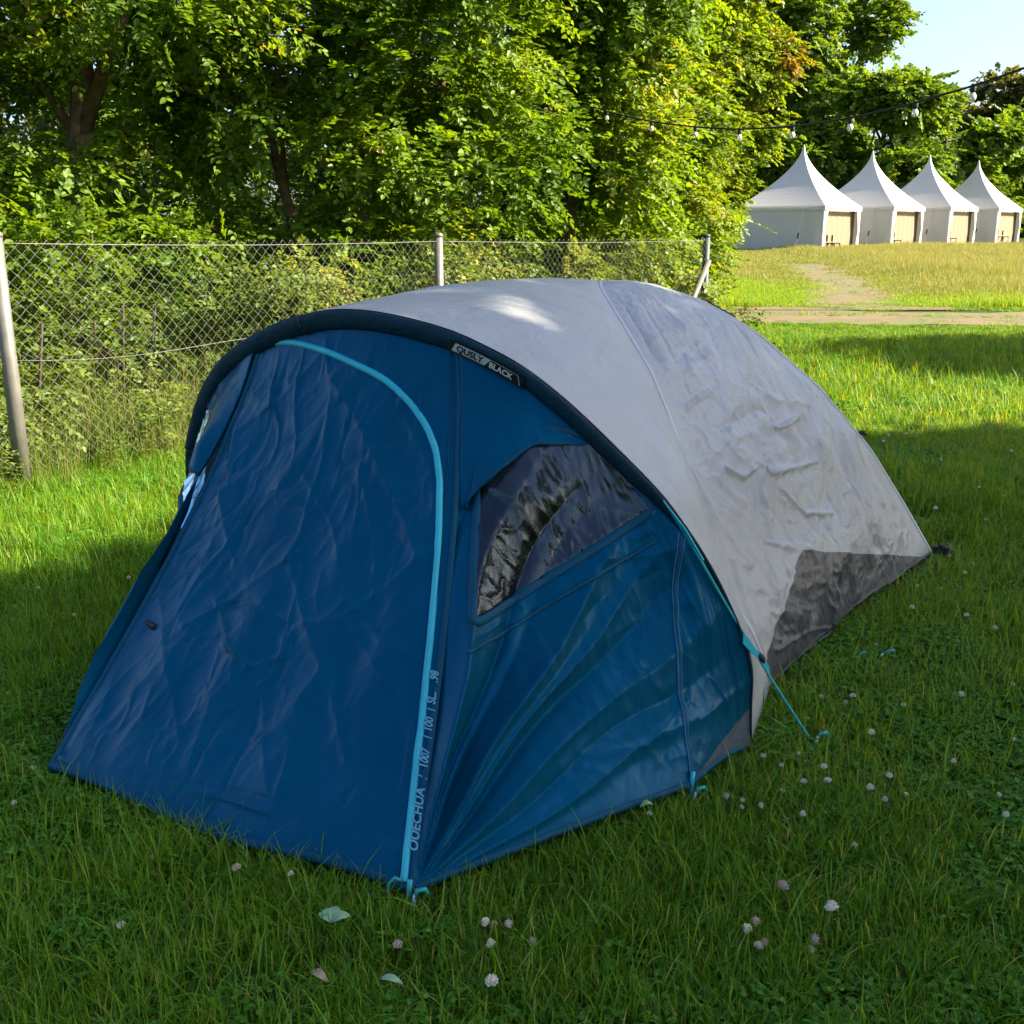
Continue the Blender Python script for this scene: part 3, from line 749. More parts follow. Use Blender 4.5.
crg = [([(686, 408), (698, 397), (710, 393)], .010, .012), ([(770, 430), (785, 425), (798, 417)], .012, .012), ([(725, 470), (740, 478), (755, 466), (768, 474), (781, 471), (815, 462)], .012, .012), ([(779, 492), (800, 513), (832, 514)], .010, .010),
       ([(760, 455), (757, 490), (770, 520)], .008, .012), ([(690, 470), (715, 520), (745, 560)], .008, .02), ([(815, 440), (825, 490), (830, 530)], .007, .014), ([(850, 440), (870, 490), (885, 540)], .006, .012), ([(745, 380), (775, 400), (810, 405)], .006, .03), ([(720, 430), (760, 410), (790, 440)], -.008, .03), ([(805, 550), (830, 600), (842, 640)], .008, .012), ([(842, 640), (870, 605), (905, 575)], .006, .010), ([(775, 650), (810, 630), (842, 640), (835, 680)], .008, .010), ([(730, 560), (750, 620), (765, 660)], .008, .012), ([(760, 540), (775, 590), (780, 640)], .007, .014)]
def dark_corner(p):
    a = half(p, (803, 549), (772, 640), (850, 600)); b = half(p, (803, 549), (928, 557), (850, 600)); return np.minimum(a, b)
def mirrored_patch(p): return dark_patch[:, :]
sidegrey = add_grey(side_grey(seamR, rearR, True), dside, crg, dark_corner)
dark_patch = grey_parts[-1][1]
add_grey(side_grey(mir(seamR), mir(rearR), False), dside, (), lambda p: dark_patch)
A = curve(rearR, 120, 0); B = mir(A); q = np.linspace(0, 1, 120)[:, None, None]
Pr = A[None] * (1 - q) + B[None] * q + np.array([0, .10, .04]) * np.sin(PI * q) * np.sin(PI * np.linspace(0, 1, 120)[None, :, None])
add_grey(Pr, lambda p: env4(p.D.shape) * (.008 * noise2(p.uv()[0] * 4, p.uv()[1] * 4, 8) + .003 * ridged(p.uv()[0] * 6, p.uv()[1] * 5, 9)))
V = []; F = []; pa = []; base = 0
for pn, pt in grey_parts:
    n1, n2 = pn.P.shape[:2]; i = (np.arange(n2 - 1)[None, :] + np.arange(n1 - 1)[:, None] * n2).ravel() + base
    V.append(pn.P.reshape(-1, 3)); F.append(np.stack([i, i + 1, i + 1 + n2, i + n2], 1)); pa.append(pt.ravel()); base += n1 * n2
fly = link(bpy.data.objects.new('flysheet', np_mesh('flysheet', np.concatenate(V), np.concatenate(F), M['grey'], {'patch': np.concatenate(pa)}, smooth=True)), tent)
# seams over the poles
ribbon(sidegrey, np.array([[1.0, j] for j in np.linspace(4, nT2 - 3, 60)]), .016, .002, 'seam', M['greyseam'], fly, .003)
ribbon(sidegrey, np.array([[nS2 - 2.0, j] for j in np.linspace(4, nT2 - 3, 60)]), .02, .002, 'seam', M['greyseam'], fly, .004)
ribbon(sidegrey, np.array([[i, nT2 - 2.0] for i in np.linspace(2, nS2 - 3, 40)]), .02, .002, 'hem', M['badge'], fly, .004)

# --- guy line from the arch to its peg, with slider; webbing triangle
pg = t_local(np.array(ground_at(812, 742, .02)))
i0 = int(np.argmin(np.abs(O_[95:, 2] - .80))) + 95; gp = O_[i0] + fw[i0] * .05 + rad[i0] * .03
k1 = gp + (pg - gp) * .18; mb = MB()
V_ = [gp + tan[i0] * -.05, gp + tan[i0] * .05, k1 + rad[i0] * .006, k1 - rad[i0] * .006]
mb.add(V_ + [v + fw[i0] * .004 for v in V_], [(0, 1, 2, 3), (7, 6, 5, 4), (0, 3, 7, 4), (1, 0, 4, 5), (2, 1, 5, 6), (3, 2, 6, 7)]); mb.build('guy_webbing', M['cyan'], tent)
mb = MB(); ln = [gp + (pg - gp) * t + np.array([0, 0, -.015 * math.sin(PI * t)]) for t in np.linspace(.12, 1, 20)]
mb.tube(ln, .0042, 6); guy = mb.build('guy_line', M['cord'], tent, True)
ks = gp + (pg - gp) * .60; kd = unit(pg - gp)
mb = MB(); mb.tube([ks - kd * .018, ks - kd * .006, ks + kd * .006, ks + kd * .018], [.006, .010, .010, .006], 8); mb.build('line_tensioner', M['black'], guy, True)
k2 = gp + (pg - gp) * .66
mb = MB(); P = right.sample(right.find(748, 633), .01)[0]
mb.add([k2, k2 + np.array([0, 0, .012]), P + np.array([0, 0, .018]), P - np.array([0, 0, .018])], [(0, 1, 2, 3)]); ob = mb.build('guy_tab', M['cyan'], tent); ob.modifiers.new('s', 'SOLIDIFY').thickness = .003
# peg loops at the porch feet
for px, py, dx in ((411, 886, 0), (692, 778, 0)):
    pn = front if px < 500 else right
    P = pn.sample(pn.find(px, py), .004)[0]
    mb = MB(); mb.tube([P + np.array([0, -.003, .02]), P + np.array([.0, -.008, 0]), np.array([P[0], P[1] - .012, .01])], .007, 6); mb.build('peg_loop', M['cyan'], tent, True)
# rear corner strap, clip on the rear pole, cord end on the roof
P = rearR[-1]; mb = MB()
mb.box(P + np.array([.03, .02, .02]), (.07, .03, .035)); mb.tube([P + np.array([.02, 0, .05]), P + np.array([.06, .03, .03]), P + np.array([.10, .05, .0])], .008, 6); mb.build('corner_strap', M['black'], tent)
P = sidegrey.P[nS2 - 1, int(np.argmin(np.abs(to_px(t_world(sidegrey.P[nS2 - 1]))[:, 1] - 434)))]
mb = MB(); mb.tube([P, P + np.array([.02, .015, .004]), P + np.array([.035, .02, -.008])], [.008, .012, .006], 8); mb.build('pole_clip', M['black'], tent, True)
q_ = to_px(t_world(sidegrey.P[nS2 - 1])); pts = []
for yy in (304, 309, 314, 319): 
    k = int(np.argmin(np.abs(q_[:, 1] - yy) + (q_[:, 0] < 690) * 999)); pts.append(sidegrey.P[nS2 - 1, k] + np.array([.0, -.0, .008]))
mb = MB(); mb.tube(pts, .005, 6); mb.build('cord', M['black'], tent, True)

# pegs in the ground
def peg(name, px, py, label, mat, ln=.05, tilt=.5):
    p = ground_at(px, py, .02); o = empty(name, (p.x, p.y, 0)); tag(o, label, 'tent peg')
    mb = MB(); mb.tube([(0, 0, -.03), (tilt * .02, 0, .02), (tilt * .035, 0, .045)], .005, 8); mb.build('shaft', M['steel'], o, True)
    mb = MB(); mb.tube([(tilt * .03, 0, .035), (tilt * .05, .0, .055), (tilt * .05 + .018, .004, .056), (tilt * .05 + .026, .004, .042)], [.005, .006, .006, .004], 8); mb.build('hook', mat, o, True)
peg('tent_peg', 812, 744, 'peg holding the lower end of the turquoise guy line', M['turq'])
peg('tent_peg', 871, 660, 'turquoise peg head on its own in the grass beside the dark grey tent corner', M['turq'], tilt=1.2)
peg('tent_peg', 857, 662, 'smaller turquoise peg nearly hidden in grass, nearest the dark grey tent hem', M['turq'], tilt=.2)
peg('tent_peg', 692, 800, 'peg under the turquoise loop at the foot of the porch side', M['turq'], tilt=.3)
peg('tent_peg', 411, 904, 'peg under the front corner of the tent below the zip', M['turq'], tilt=.3)

# ------------------------------------------------------------------ FENCE
FP = [Vector((-5.34, 3.1, 0)), Vector((-2.985, 6.26, 0)), Vector((-.63, 9.3, 0)), Vector((2.37, 13.2, 0))]
fence = empty('chain_link_fence', FP[1]); tag(fence, 'chain link fence with grey metal posts along the trees behind the tent', 'fence')
def fl(p): return Vector(p) - FP[1]
for k, p in enumerate(FP):
    mb = MB(); r = (.046, .046, .040, .046)[k]; h = 1.51
    q = fl(p)
    mb.tube([q + Vector((0, 0, -.1)), q + Vector((0, 0, .72)), q + Vector((0, 0, .74)), q + Vector((0, 0, h))], [r, r * .98, r * .94, r * .92], 14)
    mb.lathe([(r * .98, 0), (r * 1.0, .02), (r * .6, .035)], (q.x, q.y, h - .01), 14)
    ob = mb.build('post', M['greenpost'] if k == 3 else M['galv'], fence, True)
    if k == 3: ob['label'] = 'dark green end post'
    else: tag(ob)
d = (FP[2] - FP[3]).normalized()
mb = MB(); q = fl(FP[3]); mb.tube([q + Vector((0, 0, 1.22)) + d * .04 + Vector((.05, -.04, 0)), q + d * 1.05 + Vector((.05, -.04, 0))], .032, 10); mb.build('brace', M['galv'], fence, True)
cell = .040
for a, b in zip(FP[:-1], FP[1:]):
    L = (b - a).length; dr = (b - a) / L; qa = fl(a); nrm = Vector((dr.y, -dr.x, 0))
    V = []; F = []; nw = int(L / cell); H0, H1 = .12, 1.50; nz = int((H1 - H0) / cell)
    for w_ in range(nw + 1):
        pts = []
        for k in range(nz + 1):
            x = w_ * cell + (cell * .5 if (k + w_) % 2 else -cell * .5) * .99 * (1 if True else 0)
            x = w_ * cell + (cell / 2 if (k + w_) % 2 else -cell / 2)
            if x < .03 or x > L - .03: x = min(max(x, .03), L - .03)
            z = H0 + k * cell
            bulge = .02 * math.sin(x * 3.1) * math.sin(z * 2) 
            sagx = .012 * math.sin(z * 5 + x * 1.7)
            p = qa + dr * (x + sagx) + nrm * (.0025 * (1 if k % 2 else -1) + bulge) + Vector((0, 0, z)); pts.append(p)
        base = len(V); r = .0014
        for p in pts:
            for t in range(3):
                an = 2 * PI * t / 3; V.append(p + (dr * math.cos(an) + nrm * math.sin(an)) * r)
        for k in range(len(pts) - 1):
            for t in range(3): F.append((base + k * 3 + t, base + k * 3 + (t + 1) % 3, base + k * 3 + 3 + (t + 1) % 3, base + k * 3 + 3 + t))
    link(bpy.data.objects.new('wire_mesh', np_mesh('wire_mesh', [tuple(v) for v in V], F, M['wire'])), fence)
    for z in (1.465, .79):
        mb = MB(); mb.tube([qa + dr * (L * t) + nrm * .006 + Vector((0, 0, z - .02 * math.sin(PI * t) - (.03 * math.sin(t * 9) if z < 1 else 0))) for t in np.linspace(0, 1, 20)], .0015 if z > 1 else .0010, 5); mb.build('tension_wire', M['wire'], fence, True)

# ------------------------------------------------------------------ leaves, trees
def leaf_arrays(pos, ax, nr, ln, wd, tint):
    ax = unit(ax); sd = unit(np.cross(nr, ax)); nr = np.cross(ax, sd)
    L = ln[:, None]; W = wd[:, None]
    v = np.stack([pos, pos + ax * L * .32 + sd * W * .48 + nr * W * .16, pos + ax * L * .70 + sd * W * .38 + nr * W * .10 - nr * L * .03,
                  pos + ax * L - nr * L * .10, pos + ax * L * .70 - sd * W * .38 + nr * W * .10 - nr * L * .03, pos + ax * L * .32 - sd * W * .48 + nr * W * .16], 1)
    b = (np.arange(len(pos)) * 6)[:, None]
    F = np.concatenate([b + np.array([0, 1, 2, 3]), b + np.array([0, 3, 4, 5])], 0)
    return v.reshape(-1, 3), F, np.repeat(tint, 6)

def sprays(org, ax, nr, K, Ls, ll, lw, tint, R):
    M_ = len(org); ax = unit(ax); sd = unit(np.cross(nr, ax)); nr = np.cross(ax, sd)
    s = np.linspace(.08, 1, K)[None, :] + R.normal(0, .03, (M_, K)); side = np.where(np.arange(K) % 2, 1, -1)[None, :]
    Lm = (Ls * R.uniform(.7, 1.25, M_))[:, None]
    p = org[:, None] + ax[:, None] * (s * Lm)[..., None]; p[..., 2] -= (s ** 2) * Lm * .18
    ang = np.where(np.arange(K) == K - 1, .05, 1)[None, :] * R.normal(.95, .22, (M_, K))
    la = ax[:, None] * np.cos(ang)[..., None] + sd[:, None] * (np.sin(ang) * side)[..., None] + R.normal(0, .16, (M_, K, 3))
    ln = nr[:, None] + R.normal(0, .38, (M_, K, 3))
    sz = R.uniform(.65, 1.2, (M_, K)) * (1.05 - .35 * np.abs(s - .5))
    tn = np.clip(tint[:, None] + R.normal(0, .14, (M_, K)), 0, 1)
    return leaf_arrays(p.reshape(-1, 3), la.reshape(-1, 3), ln.reshape(-1, 3), (sz * ll).ravel(), (sz * lw).ravel(), tn.ravel())

def crown(lobes, n, R, mat, K=15, Ls=.42, ll=.075, lw=.046, hole=2.0, thr=-.12, seed=0, updown=.25, name='crown', shell=.5, per_lobe=None, droop=.15, tbias=.45):
    lob = np.array(lobes, float); vol = lob[:, 3] * lob[:, 4] * lob[:, 5]; wgt = vol ** .72; wgt /= wgt.sum()
    m = int(n * 2.2); k = R.choice(len(lob), m, p=wgt)
    d = unit(R.normal(0, 1, (m, 3))); r = (shell ** 3 + (1 - shell ** 3) * R.random(m)) ** (1 / 3)
    P = lob[k, :3] + d * r[:, None] * lob[k, 3:6] * (1 + .12 * R.normal(0, 1, (m, 1)))
    keep = noise3(P * hole, seed) > thr
    keep &= P[:, 2] > .05
    P, d, k = P[keep][:n], d[keep][:n], k[keep][:n]
    ax = d * np.array([1, 1, .45]) + R.normal(0, .35, P.shape); ax[:, 2] -= droop
    nr = np.array([0, 0, 1.0]) + d * .55 + R.normal(0, .28, P.shape)
    tint = np.clip(tbias + .38 * noise3(P * .9 + 5, seed + 4) + R.normal(0, .10, len(P)), 0, 1)
    V, F, t = sprays(P - ax * Ls * .4, ax, nr, K, Ls, ll, lw, tint, R)
    return np_mesh(name, V, F, mat, {'tint': t}), P

def trunk_mesh(paths, mat, n=9):
    mb = MB()
    for pts, r0, r1 in paths:
        pts = [Vector(p) for p in pts]; m = len(pts)
        mb.tube(pts, [r0 + (r1 - r0) * (i / (m - 1)) ** .8 for i in range(m)], n if r0 > .05 else 5)
    return mb.build('trunk', mat, None, True)

def limb(a, b, R, n=7, up=.25, wob=.06):
    a, b = np.array(a, float), np.array(b, float); L = np.linalg.norm(b - a); out = []
    for i in range(n):
        t = i / (n - 1); p = a + (b - a) * t + np.array([0, 0, up * L * math.sin(PI * t) * .5]) + R.normal(0, wob * L * .3, 3) * math.sin(PI * t); out.append(p)
    return out

def tree(name, label, loc, lobes, n, mat, bark, trunks, seed, group=None, limbs=12, cat='tree', extra=None, **kw):
    R = np.random.default_rng(seed)
    root = empty(name, loc); tag(root, label, cat, group)
    me, P = crown(lobes, n, R, mat, seed=seed, **kw)
    link(bpy.data.objects.new('crown', me), root)
    paths = []
    for pts, r0, r1 in trunks: paths.append(([np.array(p) + R.normal(0, r0 * .25, 3) * (0 < i < len(pts) - 1) for i, p in enumerate(pts)], r0, r1))
    lob = np.array(lobes, float)
    for i in range(limbs):
        tr = trunks[i % len(trunks)]; f = R.uniform(.45, 1); pts = np.array(tr[0], float); x = f * (len(pts) - 1); j = min(int(x), len(pts) - 2)
        a = pts[j] + (pts[j + 1] - pts[j]) * (x - j); b = P[R.integers(len(P))]
        if b[2] < a[2] - .6: b = P[R.integers(len(P))]
        r = (tr[1] + (tr[2] - tr[1]) * f) * .36
        lp = limb(a, b, R); paths.append((lp, r, r * .2))
        for _ in range(3):
            c = lp[R.integers(3, 6)]; near = P[np.argsort(np.linalg.norm(P - c, axis=1))[R.integers(5, 60)]]
            paths.append((limb(c, near, R, 5), r * .3, .004))
    tr = trunk_mesh(paths, bark); tr.parent = root
    if extra: extra(root, R)
    return root

# trees behind the fence
def bare_twigs(root, R):
    pass
tree('elm_tree', 'tree with a thick brown trunk behind the fence above the left grey post', (-4.35, 11.0, 0),
     [(.0, 0, 4.6, 2.5, 2.0, 1.6), (1.1, -.6, 3.7, 1.2, 1.0, .8), (-1.4, -.8, 3.2, 1.3, 1.1, .9), (1.5, .1, 2.6, .9, .9, .45), (-1.2, -.9, 1.9, .9, .8, .45), (.5, -1.1, 4.6, 1.3, 1.0, 1.0), (-.3, -.6, 2.15, .9, .7, .3), (.2, .6, 6.2, 2.2, 2, 1.3), (1.9, .3, 4.9, 1.0, .9, .7), (.9, .5, 1.6, 1.0, .6, .5), (-.8, .8, 1.5, 1.0, .6, .6), (.3, .9, 3.2, 1.6, .8, .8), (-.2, -.5, 3.4, .6, .4, .7), (.5, -.5, 2.7, .6, .4, .5)],
     4900, M['leaf_a'], M['bark'], [([(0, 0, -.1), (.05, 0, 1.0), (-.05, .0, 2.0), (.12, .05, 3.0), (.1, .1, 4.4), (.3, .2, 6)], .20, .07), ([(.05, 0, 2.4), (.7, -.1, 3.6), (1.3, -.2, 4.6)], .09, .03)], 21, limbs=16, thr=-.22, Ls=.46, ll=.085, lw=.05, hole=1.5)
tree('elm_tree', 'broad leafy tree with several thin stems behind the middle of the fence', (-1.75, 12.1, 0),
     [(-.2, 0, 3.5, 1.9, 1.7, 1.5), (.9, -.7, 3.2, 1.2, 1.0, 1.1), (-1.1, -.5, 2.7, 1.0, .9, .6), (.3, -1.0, 2.3, 1.0, .7, .6), (1.6, -.5, 2.3, .9, .8, .7), (.2, .3, 5.0, 2.2, 1.9, 1.2), (1.4, -.9, 4.3, 1.1, 1, .9), (.0, -.6, 1.75, .7, .6, .3), (1.1, -.4, 1.6, .8, .6, .4), (-.9, .5, 1.5, .9, .6, .6), (.4, .8, 1.6, 1.2, .6, .6), (.3, .9, 3.0, 1.6, .8, .8)],
     5300, M['leaf_a'], M['bark'], [([(-.5, 0, -.1), (-.6, 0, 1.2), (-.9, .1, 2.6), (-1.1, .1, 4)], .10, .03), ([(0, 0, -.1), (.05, 0, 1.3), (.15, 0, 2.8), (.1, .1, 4.5)], .11, .03), ([(.5, .1, -.1), (.6, .1, 1.3), (.9, .1, 2.8), (1.2, .1, 4.2)], .10, .03)], 22, limbs=16, thr=-.2, Ls=.46, ll=.085, lw=.052, hole=1.4, tbias=.55)
tree('elm_tree', 'bright leafy tree hanging over the fence left of the yellow green maple', (.75, 14.4, 0),
     [(0, 0, 3.6, 1.5, 1.4, 1.6), (.5, -.6, 2.5, 1.0, .8, .7), (-.5, -.7, 3.3, 1.0, .8, .9), (.7, -.3, 4.5, 1.1, 1.1, 1.1), (.1, -.5, 1.6, .9, .7, .5), (-.2, 0, 5.4, 1.6, 1.5, 1.0), (.6, .3, 1.5, 1.1, .7, .6), (-1.0, .4, 1.6, .9, .6, .6), (0, .7, 2.6, 1.5, .6, .8)],
     3600, M['leaf_a'], M['bark'], [([(0, 0, -.1), (.0, 0, 1.2), (.1, .1, 2.8), (.1, .1, 4.8)], .13, .03)], 23, limbs=12, thr=-.2, Ls=.5, ll=.095, lw=.058, hole=1.3, tbias=.6)
tree('elm_tree', 'tree whose branches hang into the left edge above the first post', (-6.6, 9.3, 0),
     [(0, 0, 3.6, 1.9, 1.7, 1.7), (1.2, -.4, 2.9, .9, .9, .8), (1.0, -.3, 4.6, 1.1, 1, 1), (.7, -.5, 1.8, .9, .7, .5)],
     1700, M['leaf_a'], M['bark'], [([(0, 0, -.1), (0, 0, 1.5), (.1, 0, 4)], .16, .05)], 24, limbs=10, thr=-.06, Ls=.46, ll=.085, lw=.052, hole=1.5, tbias=.6)
# maple with finer leaves by the end of the fence
tree('maple_tree', 'yellow green maple with a forked dark trunk behind the fence end', (2.3, 19.6, 0),
     [(-.5, 0, 4.4, 1.7, 1.8, 1.7), (.6, -.6, 3.5, 1.0, 1.1, 1.0), (.9, -.4, 5.8, 1.3, 1.3, 1.2), (-.9, -.5, 6.2, 1.5, 1.4, 1.3), (.75, -.4, 2.2, .85, .9, .9), (.2, -.9, 1.7, .8, .8, .8), (1.3, -.2, 4.7, .7, .7, .8), (-.3, -.9, 2.6, 1.0, .9, .6), (.9, -.1, 1.1, .7, .7, .75), (-1.0, .6, 2.2, 1.1, .9, 1.2), (0, .8, 1.2, 1.2, .6, .8)],
     5600, M['leaf_b'], M['barkd'], [([(-.5, -.3, -.1), (-.35, -.3, 1.0), (-.05, -.2, 1.9), (.3, -.2, 3.4), (.8, -.1, 5.0), (1.1, 0, 6.4)], .17, .03), ([(-.15, -.25, 1.7), (-.25, -.2, 2.8), (-.4, -.1, 4.8)], .09, .02), ([(0, -.2, 2.0), (.1, -.2, 3.2), (.0, 0, 5.5)], .08, .02)], 25, limbs=18, thr=-.14, Ls=.34, ll=.085, lw=.062, hole=1.3, K=14, tbias=.5)
tree('maple_tree', 'tree with orange tinged upper leaves just left of the first pagoda tent peak', (9.0, 46.5, .5),
     [(1.3, 0, 7.9, 1.6, 1.7, 1.3), (.5, 0, 5.6, 1.8, 1.8, 1.6), (-.5, 0, 5.5, 2.0, 1.8, 2.0), (-.3, .5, 9.6, 1.7, 1.7, 1.5), (-.5, 0, 3.0, 1.7, 1.8, 1.6), (.3, 0, 1.9, .9, 1.0, 1.2)],
     2600, M['leaf_b'], M['barkd'], [([(0, 0, -.2), (0, 0, 3), (.2, 0, 8)], .2, .05)], 26, limbs=12, thr=-.15, Ls=.6, ll=.20, lw=.15, hole=.8, K=12,
     extra=lambda root, R: link(bpy.data.objects.new('orange_foliage', crown([(1.7, -.6, 8.1, 1.2, 1.0, .7)], 200, R, M['leaf_o'], K=12, Ls=.5, ll=.19, lw=.14, seed=9, name='orange_foliage')[0]), root))
# a darker row beyond, so the hedge closes behind the first trees
k_ = 0
for x, y, h, sx, lab in [(-11.5, 17.5, 6.5, 2.6, 'dark tree far left behind the hedge, mostly hidden by the first trunk'), (-6.6, 19.0, 7.0, 2.5, 'shady tree behind the gap between the thick trunk and the thin stems'), (-1.6, 20.5, 7.5, 2.6, 'shady tree standing behind the several thin stems'), (2.0, 25.5, 8.5, 2.9, 'tall shady tree standing behind the forked maple'), (4.6, 36.0, 10.0, 2.1, 'tall tree between the maple and the orange tinged tree')]:
    tree('hedge_tree', lab, (x, y, float(ground_z(y))), [(0, 0, h * .62, sx, sx * .8, h * .33), (-.8, -.6, h * .42, sx * .7, sx * .6, h * .2), (1.0, -.5, h * .42, sx * .7, sx * .6, h * .2), (0.2, -.3, h * .22, sx * 1.0, sx * .6, h * .16), (-1.2, 0, h * .14, sx * .7, sx * .5, h * .14), (1.3, 0, h * .14, sx * .7, sx * .5, h * .14)],
         2700, M['leaf_c'] if k_ != 4 else M['leaf_b'], M['barkd'], [([(0, 0, -.1), (.1, 0, h * .35), (0, 0, h * .85)], .15, .04)], 40 + k_, limbs=10, thr=-.1, Ls=.55, ll=.13, lw=.085, hole=1.1, K=14, tbias=.4)
    k_ += 1

# shrubs right behind the fence
nf = Vector((-.79, .61, 0)); df = Vector((.61, .79, 0))
sh = [(.3, .8, 1.2, 'pale green shrub behind the mesh beside the left grey post'), (1.5, 1.3, 1.25, 'shrub with a dark hollow behind the mesh in the left fence bay'), (2.35, .75, 1.30, 'sunlit pale shrub behind the mesh left of the dark tent arch'), (3.2, .9, 1.35, 'leafy shrub behind the mesh above the dark tent arch'), (4.3, .8, 1.4, 'shrub behind the mesh just right of the middle post'), (5.4, .8, 1.4, 'pale shrub behind the mesh above the grey tent roof'), (6.6, .8, 1.5, 'taller pale shrub behind the mesh near the fence brace'), (7.8, .7, 1.45, 'shrub behind the mesh and brace at the dark green end post'), (8.9, .3, 1.05, 'small shrub growing past the end post onto the grass'), (-1.0, .9, 1.3, 'shrub behind the mesh at the left edge before the first post')]
for k, (a, b, h, lab) in enumerate(sh):
    p = FP[1] + df * a + nf * b
    R = np.random.default_rng(70 + k)
    lobs = [(0, 0, h * .55, .62, .5, h * .42), (R.uniform(-.4, .4), -.2, h * .8, .42, .36, h * .25), (R.uniform(-.5, .5), -.1, h * .35, .5, .4, h * .3)]
    tree('shrub', lab, (p.x, p.y, 0), lobs, 330, M['leaf_s'], M['barkd'], [([(0, 0, -.05), (.05, 0, h * .4), (.1, 0, h * .8)], .02, .008), ([(.1, 0, -.05), (.25, .05, h * .4), (.35, 0, h * .8)], .018, .008)], 70 + k, group='shrubs behind the fence', cat='shrub', limbs=5, thr=-.02, Ls=.24, ll=.05, lw=.036, hole=2.6, K=12, tbias=.5, shell=.35)

# dark undergrowth between the trunks
for k, (a, b, h) in enumerate([(-.6, 2.6, 1.7), (.6, 3.0, 1.6), (1.9, 2.3, 1.9), (3.1, 2.4, 1.8), (4.3, 1.9, 1.9), (5.6, 2.0, 1.8), (6.9, 2.2, 1.9), (8.2, 2.4, 1.8), (9.4, 2.9, 1.6)]):
    p = FP[1] + df * a + nf * b
    R = np.random.default_rng(170 + k)
    lobs = [(0, 0, h * .5, .85, .6, h * .45), (R.uniform(-.5, .5), 0, h * .75, .6, .5, h * .25), (R.uniform(-.5, .5), 0, h * .3, .8, .5, h * .3)]
    tree('bush', 'dark green bush in the undergrowth between the trunks behind the fence', (p.x, p.y, 0), lobs, 420, M['leaf_a'], M['barkd'], [([(0, 0, -.05), (.05, 0, h * .4), (.1, 0, h * .8)], .025, .008)], 170 + k, group='undergrowth bushes between the trunks', cat='bush', limbs=5, thr=-.2, Ls=.3, ll=.07, lw=.048, hole=2.0, K=12, tbias=.35, shell=.3)

for k, (x, y, h) in enumerate([(-9.0, 21.5, 2.7), (-6.2, 22.8, 2.9), (-3.6, 23.5, 2.7), (-.9, 24.5, 2.9), (1.7, 26.5, 2.8), (-12.0, 20.5, 2.7)]):
    R = np.random.default_rng(270 + k)
    lobes = [(0, 0, h * .5, 1.5, .8, h * .45), (R.uniform(-.8, .8), 0, h * .7, 1.0, .7, h * .3), (R.uniform(-1, 1), 0, h * .3, 1.3, .7, h * .3)]
    tree('hedge_bush', 'wide dark hedge bush at the field edge far behind the tree trunks', (x, y, 0), lobes, 650, M['leaf_c'], M['barkd'], [([(0, 0, -.05), (.05, 0, h * .4), (.1, 0, h * .8)], .035, .01)], 270 + k, group='hedge bushes along the field edge', cat='bush', limbs=5, thr=-.3, Ls=.4, ll=.11, lw=.075, hole=1.5, K=12, tbias=.4, shell=.3)

# trees to the right of the view that shade the lawn and the tent
for k, (x, y, h, rx_, lab) in enumerate([(9.0, 2.0, 7.5, 2.3, 'leafy tree right of the tent outside the picture, second from the camera'), (9.3, 5.1, 6.3, 1.8, 'leafy tree right of the tent outside the picture, third along the row'), (8.7, -1.3, 8.1, 2.9, 'leafy tree right of the tent outside the picture, beside the camera'), (14.6, 12.4, 6.6, 2.6, 'leafy tree right of the dirt road edge outside the picture'), (18.6, 14.6, 6.4, 2.4, 'leafy tree farther right along the shaded lawn outside the picture')]):
    R = np.random.default_rng(90 + k)
    lobs = [(0, 0, h * .70, rx_, rx_, h * .27), (R.uniform(-.8, .8), R.uniform(-1, 1), h * .50, rx_ * .8, rx_ * .8, h * .15)]
    tree('shade_tree', lab, (x, y, 0), lobs, 3000, M['leaf_c'], M['bark'], [([(0, 0, -.1), (.1, 0, h * .3), (0, .1, h * .8)], .22, .05)], 90 + k, limbs=10, thr=-.40, Ls=.6, ll=.17, lw=.12, hole=.9, K=14, shell=.25)

# far trees behind the tents: a few crowns, reused
FAR = {}
def far_mesh(key, mat, seed, lobes, n, leaf=.34):
    R = np.random.default_rng(seed)
    me, P = crown(lobes, n, R, mat, K=10, Ls=1.0, ll=leaf, lw=leaf * .75, hole=.42, thr=-.16, seed=seed, shell=.45, droop=.05)
    paths = [([np.array((0, 0, -.5)), np.array((.1, 0, .3)), np.array((0, .1, .75))], .028, .008)]
    FAR[key] = (me, P)
    return me
def unit_lobes(seed, k=11):
    R = np.random.default_rng(seed); L = []
    for i in range(k):
        a = R.uniform(0, 2 * PI); z = R.uniform(.28, .86); r = .30 * math.sin(PI * min(1, (z + .02) ** .9)) * R.uniform(.5, 1.05)
        L.append((r * math.cos(a), r * math.sin(a), z, .15 * R.uniform(.8, 1.3), .15 * R.uniform(.8, 1.3), .10 * R.uniform(.8, 1.3)))
    return L
